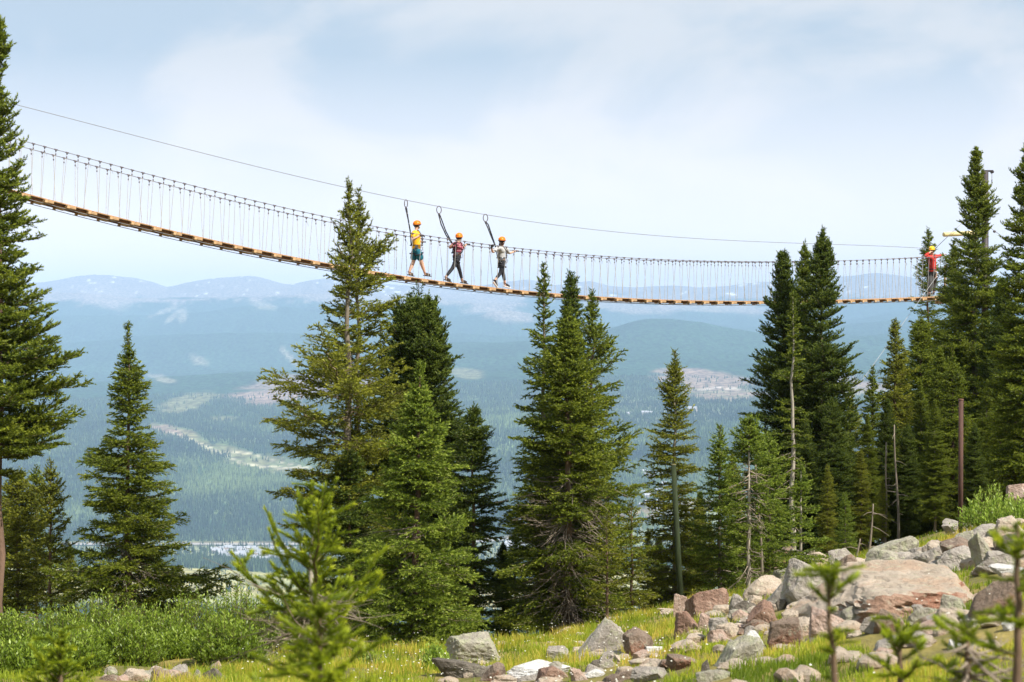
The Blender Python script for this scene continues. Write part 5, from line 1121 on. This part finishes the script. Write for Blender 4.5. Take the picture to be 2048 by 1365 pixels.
    # shoes
    for s_ in 'nf':
        an = body['an'+s_][0]; he = body['he'+s_][0]; ft = body['ft'+s_][0]; fd = (ft-he)/np.linalg.norm(ft-he)
        so = skin_obj('shoe', ({'a': (an-Z3*.005, .045), 'b': (he-fd*.015, .048), 'c': (he*.5+ft*.5+Z3*.010, .046), 'd': (ft, .042), 'e': (ft+fd*.045-Z3*.006, .034)}, [('a', 'b'), ('b', 'c'), ('c', 'd'), ('d', 'e')], ['b']), o['shoe'], root)
        if o.get('sole'):
            mb = MB(); a_ = np.cross(fd, Z3); a_ /= np.linalg.norm(a_); b2 = np.cross(a_, fd); mb.box((he+ft)/2+fd*.02-b2*.040*np.sign(b2[2]), (np.linalg.norm(ft-he)+.12, .082, .022), np.stack([fd, a_, b2], 1), bev=.008); mb.build('sole', o['sole'], so)
    # helmet
    hc = hd+Z3*.035; Mh = np.stack([face, side, Z3], 1); th = R(o.get('helm_tilt', -8)); Mh = Mh@np.array([[math.cos(th), 0, math.sin(th)], [0, 1, 0], [-math.sin(th), 0, math.cos(th)]])
    mb = MB(); mb.ball(hc, (.128, .106, .102), Mh, 20, 10, 0, math.pi*.56)
    for i in range(-2, 3): a_ = i*.42; mb.tube([hc+Mh@np.array([.129*math.cos(t)*math.cos(a_*.4), .107*math.sin(a_)*math.sin(max(t, .3))*1.0, .103*math.sin(t)*math.cos(a_)+.004]) for t in np.linspace(.25, 2.9, 9)], .006, 5)
    hm2 = mb.build('helmet', o['helm'], root, True)
    mb = MB(); ring(mb, hc-Z3*.018, Mh[:, 0], Mh[:, 1], Z3, .129, .107, .009); mb.build('rim', o.get('rim', black), hm2, True)
    mb = MB()
    for sg in (-1, 1):
        for vx, vz in ((-.05, .045), (.02, .055), (.0, .015)): mb.ball(hc+Mh@np.array([vx, sg*.106*math.sqrt(max(0, 1-(vx/.128)**2-(vz/.102)**2)), vz]), (.017, .006, .010), Mh, nu=8, nv=5)
    mb.build('vents', mat('helmet_vent', (.12, .03, .01), .8, .1, 9), hm2, True)
    mb = MB(); 
    for sg in (-1, 1): mb.tube([hc+side*sg*.108-Z3*.01, hd+side*sg*.086-Z3*.05, hd+face*.045-Z3*.112], .006, 5)
    mb.build('chin_strap', black, hm2)
    # hair
    if o.get('hair') is not None:
        mb = MB(); mb.ball(hd+Z3*.02-face*.018, (.094, .090, .098), np.stack([face, side, Z3], 1), 16, 10, 0, math.pi*.78); 
        if o.get('tail'): mb.tube([hd-face*.085-Z3*.02, hd-face*.12-Z3*.10, hd-face*.115-Z3*.20, hd-face*.125-Z3*.28], [.032, .034, .026, .010], 8)
        # keep the face clear
        V = np.concatenate(mb.V); rel = V-hd; k_ = (rel@face > .02) & (rel[:, 2] < .06); V[k_] -= face*((rel@face)[k_, None]*.75); mb.V = [V]; mb.build('hair', o['hair'], root, True)
    if o.get('beard'): mb = MB(); mb.ball(hd+face*.030-Z3*.068, (.058, .060, .042), np.stack([face, side, Z3], 1), 12, 8); mb.build('beard', o['beard'], root, True)
    if o.get('glasses'): 
        mb = MB(); 
        for sg in (-1, 1): mb.ball(hd+face*.086+side*sg*.034+Z3*.020, (.010, .030, .020), np.stack([face, side, Z3], 1), 10, 6); mb.tube([hd+face*.085+side*sg*.06+Z3*.022, hd+side*sg*.090+Z3*.02], .005, 4)
        mb.build('sunglasses', black, root, True)
    # harness: belt, leg loops, shoulder straps, gear
    mb = MB(); bt = pv+Z3*.10; ring(mb, bt, U3 if not o.get('front') else face, N3 if not o.get('front') else side, Z3, .155*w_, .155*w_, .018)
    for s_ in 'nf': th_ = body['th'+s_][0]*.62+body['hp'+s_][0]*.38; ax_ = body['th'+s_][0]-body['hp'+s_][0]; ax_ /= np.linalg.norm(ax_); a_ = np.cross(ax_, N3); a_ /= np.linalg.norm(a_); ring(mb, th_, a_, np.cross(ax_, a_), ax_, .115*w_, .115*w_, .015); mb.tube([bt+(U3*-.10), th_+a_*.0-U3*.11], .012, 5)
    fw = U3 if not o.get('front') else face; sd_ = N3 if not o.get('front') else side
    for sg in (-1, 1):
        mb.tube([bt+fw*.14*w_+sd_*sg*.06, ch+fw*.155*w_+sd_*sg*.09-Z3*.05, ch+sd_*sg*.095+Z3*.115+fw*.02, ch-fw*.145*w_+sd_*sg*.05-Z3*.04, bt-fw*.15*w_+sd_*sg*.02], .014, 5)
    mb.tube([ch+fw*.158*w_-sd_*.09-Z3*.06, ch+fw*.165*w_-Z3*.06, ch+fw*.158*w_+sd_*.09-Z3*.06], .012, 5)
    hn = mb.build('harness', black, root, True)
    mb = MB(); ring(mb, bt-sd_*.12+fw*.10-Z3*.10, fw, Z3, sd_, .035, .055, .008); ring(mb, bt-sd_*.13-fw*.12-Z3*.10, fw, Z3, sd_, .03, .05, .008); mb.box(bt-sd_*.15-fw*.10-Z3*.04, (.06, .05, .11), bev=.01)
    mb.build('carabiners', alu, hn, True)
    return root, j, dict(back=ch-fw*.16*w_, ch=ch, pv=pv, U=U3, N=N3)
orange = mat('helmet_orange', (.86, .22, .012), .35, .06, 5); yellow = mat('helmet_yellow', (.90, .50, .02), .35, .06, 5)
blk = mat('black_leggings', (.022, .023, .028), .8, .3, 20); glv = mat('grey_glove', (.07, .065, .07), .8, .3, 20)
# plaid: woven checks, part of the cloth itself
pl = bpy.data.materials.new('red_plaid'); pl.use_nodes = True; nt = pl.node_tree; b = nt.nodes['Principled BSDF']; t = N(nt, 'ShaderNodeTexCoord'); ca = []
for i, dr in enumerate(('X', 'Z')):
    w1 = N(nt, 'ShaderNodeTexWave', wave_type='BANDS', bands_direction=dr); w1.inputs['Scale'].default_value = 5.0; L(nt, t.outputs['Object'], w1.inputs['Vector']); ca.append(w1)
q = N(nt, 'ShaderNodeMath', operation='ADD'); L(nt, ca[0].outputs['Fac'], q.inputs[0]); L(nt, ca[1].outputs['Fac'], q.inputs[1]); r = N(nt, 'ShaderNodeValToRGB'); q2 = N(nt, 'ShaderNodeMath', operation='MULTIPLY'); q2.inputs[1].default_value = .5
L(nt, q.outputs[0], q2.inputs[0]); L(nt, q2.outputs[0], r.inputs[0]); e = r.color_ramp.elements; e[0].color = (.10, .008, .02, 1); e[0].position = .2; e[1].color = (.55, .30, .33, 1); e[1].position = .92; x = e.new(.6); x.color = (.27, .03, .06, 1)
L(nt, r.outputs[0], b.inputs['Base Color']); b.inputs['Roughness'].default_value = .9
JA = dict(head=(834, 451, 0), neck=(831.5, 460, 0), pelvis=(832.5, 498, 0), sh_n=(829, 466, -.17), el_n=(825.5, 481, -.26), wr_n=(841, 471.5, -.36), hd_n=(852, 471.5, -.40), sh_f=(833.5, 465.5, .17), el_f=(837, 481, .26), wr_f=(843, 485, .34), hd_f=(849, 482, .40),
          kn_n=(842, 523.5, -.08), an_n=(849.5, 546, -.09), toe_n=(857.5, 550.0, -.10), kn_f=(826.5, 524, .09), an_f=(818.5, 544.5, .10), toe_f=(824, 549, .10))
pa = build_person(833, 555.5, JA, 'man in a mustard yellow shirt and teal shorts walking first from left on the bridge', dict(skin=SKINM, top=mat('mustard_shirt', (.80, .42, .015), .85, .12, 12, bump=.004), bottom=mat('teal_shorts', (.012, .12, .17), .85, .2, 12, bump=.004), shorts=True,
      shoe=mat('brown_shoe', (.09, .065, .045), .8, .3, 20), sole=mat('shoe_sole_dark', (.05, .045, .04), .9, .2, 9), helm=orange, glove=glv, beard=mat('beard', (.07, .045, .03), .9, .2, 30), glasses=True, hair=mat('hair_brown', (.06, .04, .025), .8, .2, 30), build=1.13, hem=.03))
JB = dict(head=(918.2, 475.5, 0), neck=(916, 483.5, 0), pelvis=(913.5, 513, 0), sh_n=(911.5, 487.5, -.15), el_n=(900, 496, -.30), wr_n=(908, 489, -.40), hd_n=(911, 486.5, -.44), sh_f=(920.5, 488, .15), el_f=(924, 497, .22), wr_f=(932, 489, .30), hd_f=(940, 487, .35),
          kn_n=(904.5, 538, -.07), an_n=(892, 554.5, -.09), toe_n=(899.5, 560.5, -.09), kn_f=(918.5, 539, .07), an_f=(923.5, 560, .09), toe_f=(931, 564.5, .09))
pb = build_person(914, 567.5, JB, 'person in a red plaid shirt and black trousers in the middle of the three walkers', dict(skin=SKIN2, top=pl, bottom=blk, shoe=mat('dark_boot', (.05, .038, .035), .8, .3, 20), sole=mat('shoe_sole_dark', (.05, .045, .04)), helm=orange, rim=orange, glove=glv, sleeve='elbow',
      hair=mat('hair_dark', (.035, .022, .016), .8, .2, 30), build=.99, hem=.04, face=np.array([U2[0]*.9+N2[0]*.4, U2[1]*.9+N2[1]*.4, 0]), helm_tilt=-4))
JC = dict(head=(1004, 483, 0), neck=(1002, 492, 0), pelvis=(1003.5, 523, 0), sh_n=(997, 496, -.15), el_n=(985.5, 504.5, -.32), wr_n=(983.5, 496, -.42), hd_n=(984.5, 492.5, -.46), sh_f=(1010.5, 497, .15), el_f=(1018.5, 507, .26), wr_f=(1031, 503, .34), hd_f=(1041, 500, .38),
          kn_n=(1000.5, 547, -.07), an_n=(989.5, 561.5, -.08), toe_n=(993, 569.5, -.08), kn_f=(1006.5, 548.5, .07), an_f=(1010, 567.5, .08), toe_f=(1017, 572.5, .08))
pc_ = build_person(1003.5, 577, JC, 'woman in a pale grey shirt and black leggings with white-soled shoes, third walker', dict(skin=SKINM, top=mat('grey_shirt', (.42, .41, .40), .9, .15, 14, bump=.004), bottom=blk, leg=.80, shoe=mat('black_sneaker', (.025, .025, .03), .7, .2, 20), sole=mat('white_sole', (.75, .74, .72), .7, .05, 9),
      helm=orange, glove=glv, sleeve='elbow', hair=mat('hair_dark', (.035, .022, .016)), tail=True, build=.97, hem=.06, face=np.array([U2[0]*.93+N2[0]*.35, U2[1]*.93+N2[1]*.35, 0]), helm_tilt=0))
fcd = np.array([-.62, -.78, 0]); 
JD = dict(head=(1863, 500.5, -.05), neck=(1864, 509, 0), pelvis=(1865.5, 545, 0), sh_n=(1857, 514.5, -.08), el_n=(1844, 512, -.22), wr_n=(1855, 505, -.26), hd_n=(1860, 502, -.22), sh_f=(1872, 514, .06), el_f=(1881, 512.5, .02), wr_f=(1889, 509.5, -.02), hd_f=(1895, 508, -.04),
          kn_n=(1858.5, 566, -.10), an_n=(1856, 587, -.10), kn_f=(1871, 566, .10), an_f=(1870, 585, .10))
pd_ = build_person(1864, 593, JD, 'guide in a red jacket and yellow helmet standing at the far end of the bridge, hand raised to the face', dict(skin=SKINM, top=mat('red_jacket', (.50, .035, .025), .75, .15, 10, bump=.006), topname='jacket', bottom=mat('charcoal_trousers', (.06, .058, .055), .85, .25, 14, bump=.004), loose=True,
      shoe=mat('dark_boot', (.05, .038, .035)), helm=yellow, rim=yellow, sleeve='long', front=True, face=fcd, beard=mat('buff_scarf', (.10, .09, .15), .9, .2, 30), hair=mat('hair_brown', (.06, .04, .025)), build=1.12, hem=.03, helm_tilt=6))
pd_[0]['label'] = 'guide in red jacket and yellow helmet at the far end of the bridge, hand raised'
# dark vest on the guide
# ------------------------------------------------------------------ lanyards from the safety cable to each harness
def lanyard(pxc, px0, pts1, pts2, loop, label, end):
    t = t_of(pxc); top = W3(t, 0, float(line(t))); sc = sc_at(pxc); r = empty('lanyard', top, label, 'lanyard', 'safety lanyards hanging from the cable'); uu = np.array([U2[0], U2[1], 0.0])
    mb = MB(); c = np.array([0, 0, -.10]); ring(mb, c, uu, np.array([0, 0, 1.0]), np.array([N2[0], N2[1], 0]), .085 if loop else .055, .11, .014, 16); mb.box((0, 0, -.225), (.05, .03, .05), bev=.008); mb.build('trolley', knot, r, True)
    def toW(p): 
        tq = t_of(p[0]); return W3(tq, p[2], (HY-p[1])/sc_at(p[0]))-top
    for k_, pts in enumerate((pts1, pts2)):
        mb = MB(); V = [np.array([.015*(k_*2-1), 0, -.22])]+[toW(p) for p in pts]+[end-top]; mb.tube(V, .019, 5); st = mb.build('strap', black, r, True)
        mb = MB()
        for a_ in range(1, len(V)):
            m0 = V[a_-1]*.5+V[a_]*.5; m1 = V[a_-1]*.46+V[a_]*.54; mb.tube([m0, m1], .0197, 5)
        mb.build('stitching', mat('white_stitch', (.4, .4, .4), .8, .05, 20), st)
bk = lambda p: np.array(p[0].location)+p[2]['back']
lanyard(812, 833, [(815, 437, -.02), (818.5, 457, -.03)], [(817, 437, .02), (820.5, 457, .03)], False, 'paired black straps from the cable to the man in the yellow shirt', bk(pa))
lanyard(878, 914, [(881, 449, -.03), (891, 471, -.03)], [(885, 441, .03), (893, 463, .03)], True, 'paired black straps from the cable to the person in the plaid shirt', bk(pb))
lanyard(971, 1003, [(974, 455, -.03), (981, 473, -.03)], [(978, 450, .03), (985, 471, .03)], True, 'paired black straps from the cable to the woman in the grey shirt', bk(pc_))

# ------------------------------------------------------------------ haze
hm_ = bpy.data.materials.new('haze_air'); hm_.use_nodes = True; nt = hm_.node_tree; nt.nodes.clear()
pv = N(nt, 'ShaderNodeVolumePrincipled'); pv.inputs['Density'].default_value = 5.3e-5; pv.inputs['Color'].default_value = (.445, .645, .95, 1); pv.inputs['Anisotropy'].default_value = -.2
ho = N(nt, 'ShaderNodeOutputMaterial'); L(nt, pv.outputs[0], ho.inputs['Volume'])
mb = MB(); mb.box((0, 14500, 0), (32000, 31000, 1)); 
zmin = float(min(VZ.min(), GZ.min()))-1; zmax = float(VZ.max())+12
hv = np.concatenate(mb.V); hv[:, 2] = np.where(hv[:, 2] > 0, zmax, zmin)
hz_ = mesh_np('haze', hv, mb.Fc, hm_); tag(hz_, 'blue summer haze filling the valley', 'haze', kind='stuff')
